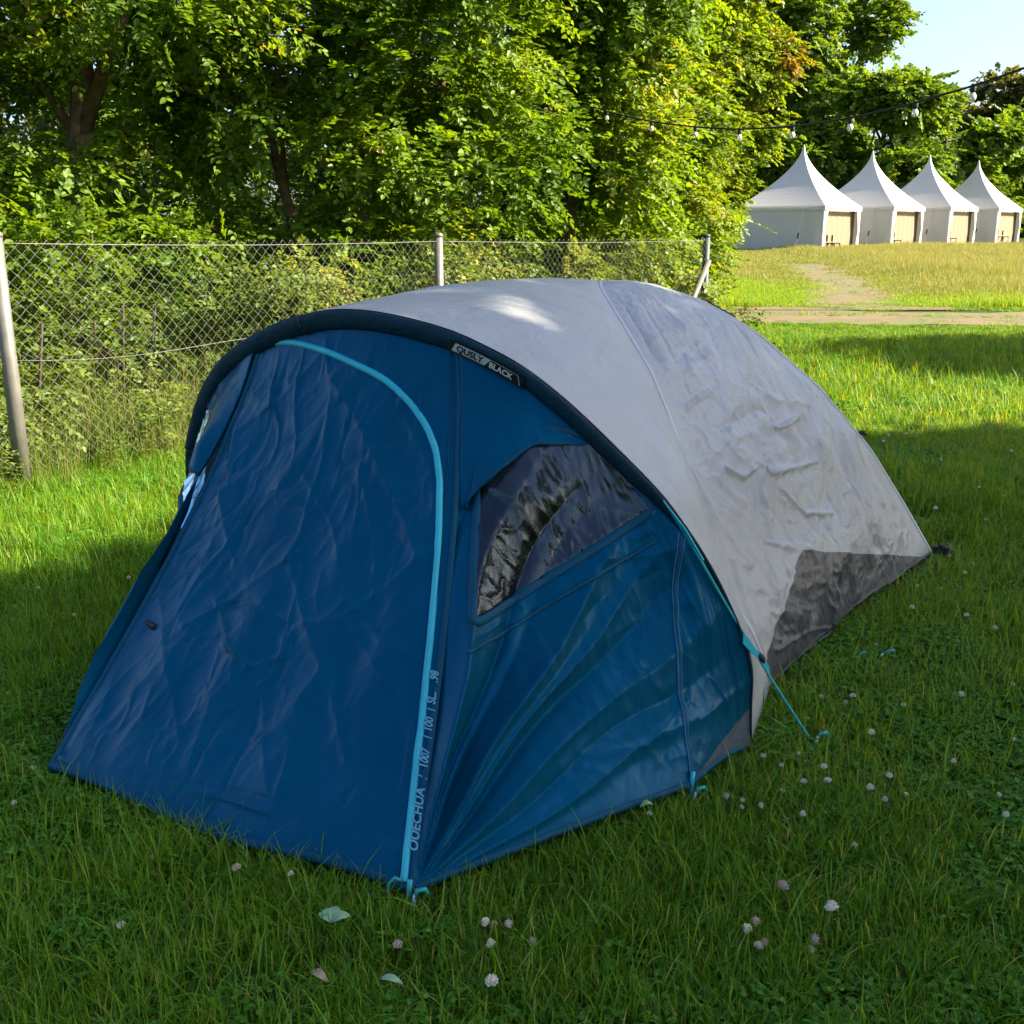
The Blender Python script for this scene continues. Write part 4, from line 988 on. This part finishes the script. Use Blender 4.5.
def far_tree(name, label, x, y, h, wscale, mat, seed, n=2300, leaf=.34, group=None, low=False):
    R = np.random.default_rng(seed); z0 = float(ground_z(y))
    n = int(n * 1.3); L = [(a * h * wscale, b * h * wscale, c * h, d_ * h * wscale, e * h * wscale, f_ * h) for a, b, c, d_, e, f_ in unit_lobes(seed)]
    if low: L += [(R.uniform(-.3, .3) * h * wscale, -.1 * h, h * .16, h * .24 * wscale, h * .2, h * .15) for _ in range(3)]
    root = empty(name, (x, y, z0)); tag(root, label, 'tree', group)
    me, P = crown(L, n, R, mat, K=12, Ls=1.0, ll=leaf * 1.1, lw=leaf * .9, hole=.40, thr=-.24, seed=seed, shell=.45, droop=.05)
    link(bpy.data.objects.new('crown', me), root)
    t0 = np.array([(0, 0, -.3), (.1, 0, h * .3), (0, 0, h * .8)])
    paths = [([*t0], h * .022, h * .006)]
    for i in range(12):
        f = R.uniform(.25, .8); a = np.array([0, 0, f * h * .85]); b = P[R.integers(len(P))]; lp = limb(a, b, R, 6); paths.append((lp, h * .009, h * .002))
    tr = trunk_mesh(paths, M['barkd'], 7); tr.parent = root
    return root
fx = lambda px, d: (px - 512) / FPX * d
far_tree('oak_tree', 'tallest oak behind the first pagoda tent, reaching the top of the picture', fx(798, 88), 90, 24.5, .82, M['leaf_c'], 301, 3600)
far_tree('oak_tree', 'round bright green tree behind the second and third pagoda peaks', fx(872, 80), 82, 14.0, 1.1, M['leaf_c'], 302, 3000, low=True)
far_tree('oak_tree', 'lower rounded tree behind the third pagoda tent roof', fx(925, 84), 84.5, 12.0, 1.1, M['leaf_c'], 303, 2300, low=True)
far_tree('far_tree', 'brownish green tree on the skyline above the fourth pagoda tent', fx(1000, 112), 114, 17.5, 1.2, M['leaf_d'], 304, 2600)
far_tree('far_tree', 'small dull green crown on the skyline left of the brownish tree', fx(930, 124), 126, 17.5, 1.1, M['leaf_d'], 305, 2200)
far_tree('oak_tree', 'dark green tree at the right edge behind the fourth pagoda tent', fx(1020, 94), 95, 12.0, 1.15, M['leaf_c'], 306, 2600, low=True)
far_tree('oak_tree', 'oak farther left, showing between the maple and the tallest oak', fx(745, 92), 96, 21.0, 1.05, M['leaf_c'], 307, 2600, low=True)
far_tree('oak_tree', 'low tree filling the wood edge behind the first pagoda tent', fx(790, 80), 81, 9.5, 1.35, M['leaf_c'], 308, 2200, low=True)
far_tree('oak_tree', 'dark low tree in the wood edge between the second and third pagoda tents', fx(960, 90), 92, 10.5, 1.4, M['leaf_c'], 309, 2200, low=True)
far_tree('far_tree', 'tall dull tree past the right edge of the picture beyond the tents', fx(1080, 108), 110, 19, 1.2, M['leaf_d'], 310, 2000, low=True)
far_tree('far_tree', 'tree on the far side of the field left of the fence', -34, 85, 13, 1.3, M['leaf_d'], 311, 1800, low=True)
far_tree('far_tree', 'tree on the far side of the field behind the hedge, second from left', -14, 92, 14, 1.3, M['leaf_d'], 312, 1800, low=True)
far_tree('far_tree', 'tree on the far side of the field behind the hedge, nearest the oaks', 6, 96, 15, 1.3, M['leaf_d'], 313, 1800, low=True)

# ------------------------------------------------------------------ PAGODA TENTS
def pagoda(label, px, d, rz, z0, seed):
    c = at(px, 237, d); root = empty('pagoda_tent', (c.x, c.y, z0), rz)
    tag(root, label, 'marquee', 'white pagoda tents in a row')
    a, E, H = 2.5, 2.38, 5.5
    # roof, concave, four faces
    n = 16; mb = MB(); V = []; F = []; m = 10
    for i in range(n + 1):
        t = i / n; r = .05 + (a + .04 - .05) * (1 - t) ** 1.6; z = E + (H - E) * t
        for s4 in range(4):
            for j in range(m):
                f = j / m; k = -1 + 2 * f
                bow = 1 - .05 * (1 - k * k) * (1 - t)
                P = [(k * r, -r * bow), (r * bow, k * r), (-k * r, r * bow), (-r * bow, -k * r)][s4]; V.append((P[0], P[1], z))
    for i in range(n):
        for j in range(4 * m): F.append((i * 4 * m + j, i * 4 * m + (j + 1) % (4 * m), (i + 1) * 4 * m + (j + 1) % (4 * m), (i + 1) * 4 * m + j))
    mb.add(V, F); mb.lathe([(.07, 0), (.06, .08), (.02, .2)], (0, 0, H - .05), 8); mb.build('roof', M['white'], root)
    # scalloped valance
    for s4 in range(4):
        mb = MB(); V = []; q = 48
        for j in range(q + 1):
            k = -1 + 2 * j / q; zz = E - .20 - .05 * abs(math.sin(j * PI / 4))
            for z in (E + .01, zz):
                P = [(k * (a + .03), -a - .05), (a + .05, k * (a + .03)), (-k * (a + .03), a + .05), (-a - .05, -k * (a + .03))][s4]; V.append((P[0], P[1], z))
        mb.add(V, [(2 * j, 2 * j + 1, 2 * j + 3, 2 * j + 2) for j in range(q)]); mb.build('valance', M['white'], root)
    R = np.random.default_rng(seed)
    for s4 in (1, 2, 3):         # closed walls: right, back, left
        mb = MB(); V = []; q, hq = 40, 8
        for j in range(q + 1):
            k = -1 + 2 * j / q
            for h in range(hq + 1):
                z = E * h / hq; o = a - .02 + .02 * math.sin(j * .9 + h * .2) * (.4 + .6 * (1 - h / hq)) + R.normal(0, .004)
                P = [(0, 0), (o, k * (a - .03)), (-k * (a - .03), o), (-o, -k * (a - .03))][s4]; V.append((P[0], P[1], z))
        mb.add(V, [(j * (hq + 1) + h, j * (hq + 1) + h + 1, (j + 1) * (hq + 1) + h + 1, (j + 1) * (hq + 1) + h) for j in range(q) for h in range(hq)]); mb.build('wall', M['white'], root, True)
    # tan panel inside the open front, coloured as the warmly lit back wall
    mb = MB(); V = []; q = 60
    for j in range(q + 1):
        k = -1 + 2 * j / q
        for z in (0, E): V.append((k * (a - .1), -a + .32 + .012 * math.sin(j * .7), z))
    mb.add(V, [(2 * j, 2 * j + 1, 2 * j + 3, 2 * j + 2) for j in range(q)]); mb.build('lit_interior', M['tan'], root, True)
    for sgn in (-1, 1):          # gathered front curtains
        mb = MB(); V = []; q = 14; prof = [(E, .55), (E - .4, .46), (1.4, .30), (1.05, .20), (.7, .30), (0, .40)]
        for j in range(q + 1):
            for z, wd in prof: V.append((sgn * (a - .06 - wd * j / q), -a + .02 + .05 * math.sin(j * 1.9), z))
        m2 = len(prof); mb.add(V, [(j * m2 + h, j * m2 + h + 1, (j + 1) * m2 + h + 1, (j + 1) * m2 + h) for j in range(q) for h in range(m2 - 1)]); mb.build('curtain', M['white'], root, True)
    for sx in (-1, 1):
        for sy in (-1, 1):
            mb = MB(); mb.box((sx * (a - .04), sy * (a - .04), E / 2 - .05), (.07, .07, E + .1)); mb.build('frame_leg', M['steel'], root)
    mb = MB(); mb.tube([(-a - .06, -a + 1.1, E - .1), (-a - .5, -a + 1.15, .9), (-a - .75, -a + 1.2, .05)], .022, 5); mb.tube([(-a - .48, -a + 1.15, 1.0), (-a - .56, -a + 1.16, .7)], .04, 6, 1); mb.build('guy_strap', [M['white'], M['dark']], root)
    return root
pg_ = [pagoda('white pagoda tent nearest the maple, leftmost and largest of the row', 798, 58.6, math.radians(51), .72, 1),
       pagoda('second white pagoda tent from the left, between the largest and the third', 866, 64.2, math.radians(50), .85, 2),
       pagoda('third white pagoda tent from the left in the row', 922.5, 69.0, math.radians(49), .96, 3),
       pagoda('smallest white pagoda tent at the right end of the row', 971, 75.2, math.radians(48), 1.06, 4)]
# dark chairs in the openings
def chair_mesh_parts(root):
    mb = MB(); mb.box((0, 0, .45), (.44, .42, .05)); mb.build('seat', M['dark'], root)
    mb = MB(); mb.box((0, .2, .74), (.42, .04, .30)); mb.build('backrest', M['dark'], root)
    for x in (-.19, .19):
        for y in (-.18, .19):
            mb = MB(); mb.tube([(x, y, 0), (x * .95, y, .45 if y < 0 else .86)], .018, 6); mb.build('leg', M['dark'], root)
for ti, lx, lab in ((0, -1.0, 'dark chair in the opening of the largest pagoda tent, left one'), (0, -.3, 'dark chair in the opening of the largest pagoda tent, right one'), (1, -1.1, 'dark chair in the opening of the second pagoda tent'), (2, -1.1, 'dark chair in the opening of the third pagoda tent'), (3, -1.0, 'dark chair in the opening of the smallest pagoda tent, left one'), (3, .0, 'dark chair in the opening of the smallest pagoda tent, right one')):
    r = pg_[ti]; q = Matrix.Rotation(r.rotation_euler.z, 3, 'Z') @ Vector((lx, -2.36, 0)); o = empty('chair', (r.location.x + q.x, r.location.y + q.y, r.location.z), r.rotation_euler.z + .3); tag(o, lab, 'chair', 'chairs in the pagoda tents'); chair_mesh_parts(o)

# ------------------------------------------------------------------ STRING LIGHTS
bul_px = [(980, 84, 7.0), (911, 104, 7.5), (849, 118.5, 8.1), (793, 126.5, 8.8), (738, 129.5, 9.5), (694, 127, 10.3), (653, 122, 11.1), (608, 112, 11.9), (556, 93, 12.6)]
pts = [Vector((9.3, 5.0, 4.2)), at(1130, 30, 6.2), at(1030, 66, 6.6)] + [at(x, y, d_) for x, y, d_ in bul_px] + [at(515, 70, 13.2), at(488, 48, 13.8)]
root = empty('string_lights', pts[6]); tag(root, 'black cable of clear bulbs strung across above the white tents', 'string lights')
CC = curve([tuple(p) for p in pts], 160, 1)
mb = MB(); mb.tube([Vector(p) - pts[6] for p in CC], .0085, 6); mb.build('cable', M['cable'], root, True)
for p in pts[3:12]:
    i = int(np.argmin(np.linalg.norm(CC - np.array(p), axis=1))); c = Vector(CC[i]) - pts[6]
    mb = MB(); mb.lathe([(.014, .012), (.019, 0), (.019, -.035), (.015, -.045)], c, 10); sk_ = mb.build('socket', M['cable'], root, True)
    mb = MB(); mb.lathe([(.011, -.040), (.015, -.047), (.023, -.060), (.026, -.074), (.022, -.089), (.010, -.099), (.001, -.101)], c, 12); mb.build('bulb', M['bulb'], sk_, True)

# ------------------------------------------------------------------ GRASS (stuff)
def blades(n, R, hmin, hmax, w0, spread, lean, tint=(.1, .85), seg=3, dead=.08, curl=1.0, rdist=None):
    th = R.uniform(0, 2 * PI, n); r = spread * np.sqrt(R.random(n)); base = np.stack([r * np.cos(th), r * np.sin(th), np.zeros(n) - .004], 1)
    az = R.uniform(0, 2 * PI, n); ln = np.abs(R.normal(0, lean, n)); L = R.uniform(hmin, hmax, n); w_ = w0 * R.uniform(.6, 1.25, n)
    t0 = np.clip(R.uniform(*tint, n), 0, 1); dd = R.random(n) < dead; t0[dd] = R.uniform(.95, 1, dd.sum())
    V = []; P = base.copy(); ang = ln * .35
    dirh = np.stack([np.cos(az), np.sin(az)], 1); sd = np.stack([-np.sin(az), np.cos(az), np.zeros(n)], 1)
    tw = R.normal(0, .5, n)[:, None]; sd = unit(sd + np.concatenate([dirh, np.zeros((n, 1))], 1) * tw)
    for k in range(seg + 1):
        f = k / seg; ww = (w_ * (1 - f ** 1.8) * .5)[:, None]
        if k < seg: V += [P - sd * ww, P + sd * ww]
        else: V += [P]
        a = np.clip(ang + ln * curl * f * 1.6, 0, 2.1); st = (L / seg)[:, None]
        P = P + np.concatenate([dirh * np.sin(a)[:, None], np.cos(a)[:, None]], 1) * st
        P[:, 2] = np.maximum(P[:, 2], .004)
    nv = 2 * seg + 1; V = np.stack(V, 1).reshape(-1, 3); b = (np.arange(n) * nv)[:, None]
    F = [b + np.array([2 * k, 2 * k + 1, 2 * k + 3, 2 * k + 2]) for k in range(seg - 1)]
    Ft = b + np.array([2 * seg - 2, 2 * seg - 1, 2 * seg, 2 * seg])     # tip: degenerate quad replaced below
    return V, np.concatenate(F), Ft[:, :3], np.repeat(t0, nv)
def tuft_obj(name, mat, parts):
    Vs, Fq, Ft, Ts, b = [], [], [], [], 0
    for V, q, t, tn in parts:
        Vs.append(V); Fq.append(q + b); Ft.append(t + b); Ts.append(tn); b += len(V)
    V = np.concatenate(Vs); q = np.concatenate(Fq); t = np.concatenate(Ft)
    me = bpy.data.meshes.new(name); me.vertices.add(len(V)); me.vertices.foreach_set('co', V.astype(np.float32).ravel())
    li = np.concatenate([q.ravel(), t.ravel()]).astype(np.int32); me.loops.add(len(li)); me.loops.foreach_set('vertex_index', li)
    me.polygons.add(len(q) + len(t)); me.polygons.foreach_set('loop_start', np.concatenate([np.arange(len(q)) * 4, len(q) * 4 + np.arange(len(t)) * 3]).astype(np.int32))
    me.update(calc_edges=True); me.attributes.new('tint', 'FLOAT', 'POINT').data.foreach_set('value', np.concatenate(Ts).astype(np.float32)); me.materials.append(mat); me.validate()
    return bpy.data.objects.new(name, me)
def leaf_tuft(name, mat, R, n, hmin, hmax, ll, lw, spread, kind):
    if kind == 'clover':
        th = R.uniform(0, 2 * PI, n); r = spread * np.sqrt(R.random(n)); P = np.stack([r * np.cos(th), r * np.sin(th), R.uniform(hmin, hmax, n)], 1)
        az = R.uniform(0, 2 * PI, n); pos = []; ax = []; nr = []
        tilt = R.normal(0, .25, (n, 3)) + np.array([0, 0, 1])
        for k in range(3):
            a = az + k * 2 * PI / 3; pos.append(P); ax.append(np.stack([np.cos(a), np.sin(a), R.normal(-.1, .2, n)], 1)); nr.append(tilt)
        pos, ax, nr = map(np.concatenate, (pos, ax, nr))
    else:
        az = R.uniform(0, 2 * PI, n); pos = np.zeros((n, 3)); pos[:, 2] = .006; ax = np.stack([np.cos(az), np.sin(az), R.uniform(.15, .8, n)], 1); nr = np.stack([-np.cos(az) * .5, -np.sin(az) * .5, np.ones(n)], 1) + R.normal(0, .15, (n, 3))
    m = len(pos); V, F, t = leaf_arrays(pos, ax, nr, ll * R.uniform(.6, 1.2, m), lw * R.uniform(.7, 1.15, m), R.uniform(.1, .95, m))
    me = np_mesh(name, V, F, mat, {'tint': t}); return bpy.data.objects.new(name, me)

def scatter_tree(coll):
    g = bpy.data.node_groups.new('scatter', 'GeometryNodeTree')
    g.interface.new_socket('Geometry', in_out='INPUT', socket_type='NodeSocketGeometry'); g.interface.new_socket('Geometry', in_out='OUTPUT', socket_type='NodeSocketGeometry')
    N = g.nodes; L = g.links; gi = N.new('NodeGroupInput'); go = N.new('NodeGroupOutput')
    ci = N.new('GeometryNodeCollectionInfo'); ci.inputs['Collection'].default_value = coll; ci.inputs['Separate Children'].default_value = True; ci.inputs['Reset Children'].default_value = True
    ip = N.new('GeometryNodeInstanceOnPoints'); ip.inputs['Pick Instance'].default_value = True
    def na(nm, ty):
        a = N.new('GeometryNodeInputNamedAttribute'); a.data_type = ty; a.inputs['Name'].default_value = nm; return a
    L.new(gi.outputs[0], ip.inputs['Points']); L.new(ci.outputs[0], ip.inputs['Instance'])
    a = na('idx', 'INT'); L.new(a.outputs['Attribute'], ip.inputs['Instance Index'])
    a = na('rot', 'FLOAT_VECTOR'); L.new(a.outputs['Attribute'], ip.inputs['Rotation'])
    a = na('scl', 'FLOAT_VECTOR'); L.new(a.outputs['Attribute'], ip.inputs['Scale'])
    L.new(ip.outputs[0], go.inputs[0]); return g
def scatter(name, pts, idx, rz, scl, objs, label=None, cat=None):
    c = bpy.data.collections.new(name + '_source')
    for k, o in enumerate(objs): o.name = 'tuft_%02d' % k + name; c.objects.link(o)
    n = len(pts); me = bpy.data.meshes.new(name); me.vertices.add(n); me.vertices.foreach_set('co', np.asarray(pts, np.float32).ravel())
    me.attributes.new('idx', 'INT', 'POINT').data.foreach_set('value', np.asarray(idx, np.int32))
    R = np.random.default_rng(len(pts)); rot = np.stack([R.normal(0, .06, n), R.normal(0, .06, n), rz], 1).astype(np.float32)
    me.attributes.new('rot', 'FLOAT_VECTOR', 'POINT').data.foreach_set('vector', rot.ravel())
    me.attributes.new('scl', 'FLOAT_VECTOR', 'POINT').data.foreach_set('vector', np.asarray(scl, np.float32).ravel())
    o = link(bpy.data.objects.new(name, me)); md = o.modifiers.new('scatter', 'NODES'); md.node_group = scatter_tree(c)
    return tag(o, label, cat, None, 'stuff')

R = np.random.default_rng(77)
def in_poly(x, y, poly):
    ins = np.zeros(len(x), bool); m = len(poly)
    for k in range(m):
        a, b = poly[k], poly[(k + 1) % m]; c_ = (a[1] > y) != (b[1] > y)
        ins ^= c_ & (x < (b[0] - a[0]) * (y - a[1]) / (b[1] - a[1] + 1e-12) + a[0])
    return ins
foot = [t_world(np.array([x, y, 0.0]))[:2] for x, y in [(-.62, -1.13), (.60, -1.09), (.97, -.30), (1.03, .0), (.98, .42), (1.2, 2.25), (-1.2, 2.25), (-1.0, .4), (-1.0, -.3)]]
def fence_side(x, y): # >0 on the camera's side
    return np.where(y > 13.3, x - 1.2 - (y - 13.2) * .05, (x - FP[1].x) * .79 - (y - FP[1].y) * .61)
def region(n, y0, y1, half_w=.62, extra=1.2, pw=1.0):
    y = y0 + (y1 - y0) * R.random(n) ** pw; wx = half_w * y + extra
    keep = R.random(n) < wx / (half_w * y1 + extra); y = y[keep]; wx = wx[keep]
    x = R.uniform(-1, 1, len(y)) * wx
    return x, y
lawn_objs = [tuft_obj('t', M['blade'], [blades(38, R, .035, .085, .0050, .075, .8), blades(9, R, .09, .17, .0042, .08, 1.15, (.3, .95)), blades(22, R, .015, .04, .004, .08, .9, (0, .5))]) for _ in range(7)]
lawn_objs += [tuft_obj('t', M['blade'], [blades(60, R, .05, .12, .0046, .06, .65, (.0, .7))]) for _ in range(2)]
lawn_objs += [leaf_tuft('t', M['clover'], R, 34, .02, .055, .0125, .0125, .09, 'clover') for _ in range(3)] + [leaf_tuft('t', M['clover'], R, 7, 0, 0, .075, .022, 0, 'plantain') for _ in range(2)]
X, Y, I, SCL = [], [], [], []
for n, y0, y1, sc0, hw in ((13000, .9, 4.2, 1.0, .60), (15000, 4.2, 8.5, 1.2, .62), (26000, 8.5, 24, 1.8, .60)):
    x, y = region(n, y0, y1, hw)
    ok = ~in_poly(x, y, foot) & (fence_side(x, y) > -.1)
    ok &= ~((np.abs(y - road_mid(x)) < 2.0 + .3 * noise2(x * .8, y * .8, 66)) & (x > 2) & (R.random(len(x)) < np.where(np.abs(y - road_mid(x) - .3) < .35, .7, .97)))
    x, y = x[ok], y[ok]; m = len(x); X.append(x); Y.append(y)
    cl = noise2(x * 1.4, y * 1.4, 3); pr_ = R.random(m)
    idx = R.integers(0, 7, m); dense = noise2(x * .9 + 4, y * .9, 8) > .25; idx = np.where(dense & (pr_ < .4), R.integers(7, 9, m), idx)
    idx = np.where(((cl > .12) & (pr_ > .55)) | (pr_ > .90), R.integers(9, 12, m), idx); idx = np.where(pr_ > .972, R.integers(12, 14, m), idx)
    I.append(idx); s = sc0 * R.uniform(.75, 1.25, m); hgt = s * (1 + .35 * noise2(x * .8, y * .8, 12)) * (.8 if sc0 > 1.5 else .8) * np.where(y > 14, np.clip(1 - (y - 14) / 6, .4, 1), 1); 
    pd = np.full(m, 9.0)
    for q in range(len(foot)):
        A_, B_ = np.array(foot[q]), np.array(foot[(q + 1) % len(foot)]); AB = B_ - A_; tq = np.clip(((x - A_[0]) * AB[0] + (y - A_[1]) * AB[1]) / (AB @ AB), 0, 1)
        pd = np.minimum(pd, np.hypot(x - A_[0] - tq * AB[0], y - A_[1] - tq * AB[1]))
    hgt = hgt * np.clip(.42 + pd / .35, 0, 1); SCL.append(np.stack([s, s, hgt], 1))
X, Y, I, SCL = map(np.concatenate, (X, Y, I, SCL))
scatter('lawn_grass', np.stack([X, Y, ground_z(Y)], 1), I, R.uniform(0, 2 * PI, len(X)), SCL, lawn_objs)

# weeds and long grass at the foot of the fence
weeds = [tuft_obj('t', M['weed'], [blades(40, R, .25, .60, .006, .16, .35, (.0, .9), 4, .08), blades(14, R, .5, .85, .004, .14, .22, (.5, 1), 4, .3), blades(40, R, .05, .22, .005, .18, .8, (.1, .8), 3, .2)]) for _ in range(5)]
weeds += [leaf_tuft('t', M['leaf_s'], R, 60, .05, .5, .045, .025, .16, 'clover') for _ in range(2)]
n = 620; a = R.uniform(-2.6, 9.6, n); b = R.uniform(-.35, 1.5, n) * R.uniform(.2, 1, n) + .05
x = FP[1].x + df.x * a + nf.x * b; y = FP[1].y + df.y * a + nf.y * b
s = R.uniform(.6, 1.15, n) * np.clip(1.1 - np.abs(b) * .1, .5, 1) * np.where(b < 0, .55, 1); idx = np.where(R.random(n) < .2, R.integers(5, 7, n), R.integers(0, 5, n))
scatter('long_grass', np.stack([x, y, np.zeros(n)], 1), idx, R.uniform(0, 2 * PI, n), np.stack([s, s, s], 1), weeds)

# meadow beyond the road
mead = [tuft_obj('t', M['straw'], [blades(50, R, .22, .5, .012, .28, .35, (.0, .7), 3, .1), blades(24, R, .4, .62, .010, .28, .22, (.55, 1), 3, .5)]) for _ in range(5)]
mead += [tuft_obj('t', M['blade'], [blades(70, R, .12, .28, .012, .28, .45, (.4, .95), 3, .05)]) for _ in range(3)]
x = R.uniform(1, 1, 1); n = 30000; y = 23.2 + 42 * R.random(n) ** 1.2; x = R.uniform(.06, .62, n) * y
pcx_ = np.interp(y, pcy, pcx); on_path = (np.abs(x - pcx_) < 1.25) & (y < 43.5); on_road = np.abs(y - road_mid(x)) < 2.1
ok = ~(on_path & (R.random(n) < np.clip(1.25 - np.abs(x - pcx_) / 1.6, .2, .97))) & ~on_road & (y > road_mid(x)); x, y = x[ok], y[ok]; m = len(x); pcx_ = pcx_[ok]
tall = (noise2(x * .25, y * .18, 4) * .5 + (y - 32) / 11 + np.where(x > pcx_, .30, -.25) + R.normal(0, .28, m)) > .30
idx = np.where(tall, R.integers(0, 5, m), R.integers(5, 8, m)); s = R.uniform(.8, 1.2, m); hs = s * np.where(tall, .62, .75) * np.clip(.25 + (np.abs(x - pcx_) - 1.3) / 2.4, .3, 1.0) * (1 + .3 * noise2(x * .35, y * .2, 6))
inside = np.zeros(m, bool)
for r in pg_:
    c_, s__ = math.cos(-r.rotation_euler.z), math.sin(-r.rotation_euler.z); dx, dy = x - r.location.x, y - r.location.y
    inside |= (np.abs(dx * c_ - dy * s__) < 2.6) & (np.abs(dx * s__ + dy * c_) < 2.6)
k = ~inside; x, y, idx, s, hs = x[k], y[k], idx[k], s[k], hs[k]
scatter('meadow_grass', np.stack([x, y, ground_z(y)], 1), idx, R.uniform(0, 2 * PI, len(x)), np.stack([s, s, hs], 1), mead)
# field behind the hedge
n = 5000; y = R.uniform(20, 70, n); x = R.uniform(-.75, .1, n) * y - 2; s = R.uniform(1.0, 1.8, n)
scatter('field_grass', np.stack([x, y, ground_z(y)], 1), R.integers(0, 5, n), R.uniform(0, 2 * PI, n), np.stack([s, s, s * .6], 1), [bpy.data.objects.new('t', o.data) for o in mead[:5]])

# ------------------------------------------------------------------ FLOWERS AND FALLEN LEAVES
def flower_mesh(name, mat, r, h, seed):
    R = np.random.default_rng(seed); mb = MB()
    mb.tube([(0, 0, 0), (.003, .002, h * .5), (0, 0, h)], .0012, 5, 1)
    for k in range(34):                       # florets round the head
        f = (k + .5) / 34; ph = k * 2.39996; z = 1 - 1.5 * f; q = math.sqrt(max(0, 1 - z * z))
        d_ = Vector((q * math.cos(ph), q * math.sin(ph), z * .85)); c = Vector((0, 0, h)) + d_ * r * .55; e = Vector((0, 0, h)) + d_ * r * R.uniform(.8, 1.0) + Vector((0, 0, r * .12)); wv = d_.orthogonal().normalized() * r * .26
        mb.add([c - wv, e - wv * .5, e + wv * .5, c + wv], [(0, 1, 2, 3)], 0)
    mb.lathe([(r * .2, -r * .45), (r * .55, -r * .1), (r * .5, r * .3), (r * .15, r * .55)], (0, 0, h), 8, 0)
    ob = mb.build(name, [mat, M['stem']], None); me = ob.data; bpy.data.objects.remove(ob); return me
fm = [flower_mesh('clover_flower', M['petal'], .011, .05, 1), flower_mesh('clover_flower', M['petal'], .009, .045, 2), flower_mesh('clover_flower', M['petalp'], .011, .045, 3)]
def flowers(pxs, label, group, kinds, scale=1.0):
    for k, (px, py) in enumerate(pxs):
        p = ground_at(px, py, .055); o = link(bpy.data.objects.new('clover_flower', fm[kinds[k % len(kinds)]]))
        s = scale * random.uniform(.8, 1.2); o.location = (p.x, p.y, 0.006); o.scale = (s, s, s * random.uniform(.9, 1.1) if s > 1 else 1); o.rotation_euler = (random.uniform(-.15, .15), random.uniform(-.15, .15), random.uniform(0, 6))
        tag(o, label, 'flower', group)
flowers([(728, 797), (744, 799), (656, 790), (650, 812), (763, 758), (784, 765), (802, 783), (830, 782), (867, 791), (889, 772), (852, 695), (820, 697), (848, 704), (783, 791), (804, 816), (853, 842), (760, 806), (742, 805), (950, 761), (1001, 795), (1008, 815), (1012, 684), (884, 801), (908, 794), (823, 768), (800, 753), (868, 736), (1013, 739), (961, 700), (891, 776)],
        'small white clover flower in the shaded lawn right of the tent foot', 'white clover flowers right of the tent', [0, 1])
flowers([(757, 926), (756, 945), (767, 944), (745, 935)], 'white clover flower in the tight cluster at the bottom right of the lawn', 'clover flowers clustered low in the lawn', [2, 0], 1.15)
flowers([(815, 941), (810, 951)], 'pinkish clover flower of the close pair right of the flower cluster', 'pair of pinkish clover flowers', [2], 1.15)
flowers([(832, 921)], 'widest pale clover flower standing alone above the pinkish pair', None, [0], 1.5)
flowers([(786, 892)], 'brownish fading clover flower above the bottom right flower cluster', None, [2], 1.3)
flowers([(489, 929), (496, 924), (510, 929), (532, 941), (490, 943)], 'clover flower in the small patch below the front tent corner', 'clover flowers below the tent corner', [0, 2], 1.0)
flowers([(490, 987)], 'white clover flower near the bottom edge, below the small patch', None, [0], 1.3)
flowers([(400, 941)], 'pinkish clover flower right of the pale three lobed leaf', None, [2], 1.1)
flowers([(239, 866)], 'pinkish clover flower in front of the blue door panel, bottom left', None, [2], 1.3)
flowers([(34, 767), (14, 803), (152, 855), (124, 925), (290, 874), (73, 616), (40, 587), (130, 577)], 'small white flower in the lawn left of the blue tent', 'small white flowers left of the tent', [1, 0], .9)
flowers([(848, 505), (884, 442), (905, 436), (936, 512), (866, 470), (978, 488), (897, 525), (957, 485), (871, 500), (888, 437), (826, 376), (920, 378), (1004, 498), (884, 520), (940, 462), (985, 520), (1010, 455)],
        'tiny white flower in the sunny lawn far right of the grey roof', 'tiny white flowers in the sunny lawn', [0, 1], 1.3)
flowers([(948, 556), (972, 563), (963, 572), (942, 588), (912, 611), (917, 585), (968, 615), (957, 640), (875, 645), (903, 703), (995, 628)], 'small white clover flower on the lawn beyond the dark grey tent corner', 'white clover flowers by the rear tent corner', [0, 1], 1.0)

def leaf_thing(name, label, cat, px, py, L, W, mat, rz, lobes=1):
    p = ground_at(px, py, .05); mb = MB()
    for k in range(lobes):
        a0 = rz + (k - (lobes - 1) / 2) * 1.0; n = 9; V = []
        for i in range(n):
            t = i / (n - 1); wd = W * math.sin(PI * (t * .92 + .04)) ** .8 * .5 * (1 + .12 * math.sin(t * 25)); z = .012 * math.sin(PI * t) + .004
            for q in (-1, 0, 1):
                x, y = t * L, q * wd; V.append((x * math.cos(a0) - y * math.sin(a0), x * math.sin(a0) + y * math.cos(a0), z + abs(q) * .006))
        mb.add(V, [(i * 3 + q, i * 3 + q + 1, i * 3 + q + 4, i * 3 + q + 3) for i in range(n - 1) for q in (0, 1)])
    o = mb.build(name, mat, None, True); o.location = (p.x, p.y, .05); o.rotation_euler = (.25, -.1, 0); o.modifiers.new('s', 'SOLIDIFY').thickness = .0008
    tag(o, label, cat)
leaf_thing('fallen_leaf', 'pale green three lobed leaf lying on the grass below the zip', 'leaf', 332, 925, .042, .026, M['paleleaf'], 1.3, 3)
leaf_thing('fallen_leaf', 'dry brown leaf lying on the grass near the bottom edge', 'leaf', 312, 975, .045, .018, M['deadleaf'], -.6)
leaf_thing('fallen_leaf', 'pale single leaf on the grass right of the dry brown leaf', 'leaf', 380, 982, .05, .016, M['paleleaf'], -.3)
leaf_thing('fallen_leaf', 'pale curled leaf beside the tent hem under the porch side', 'leaf', 640, 810, .035, .016, M['paleleaf'], .2)
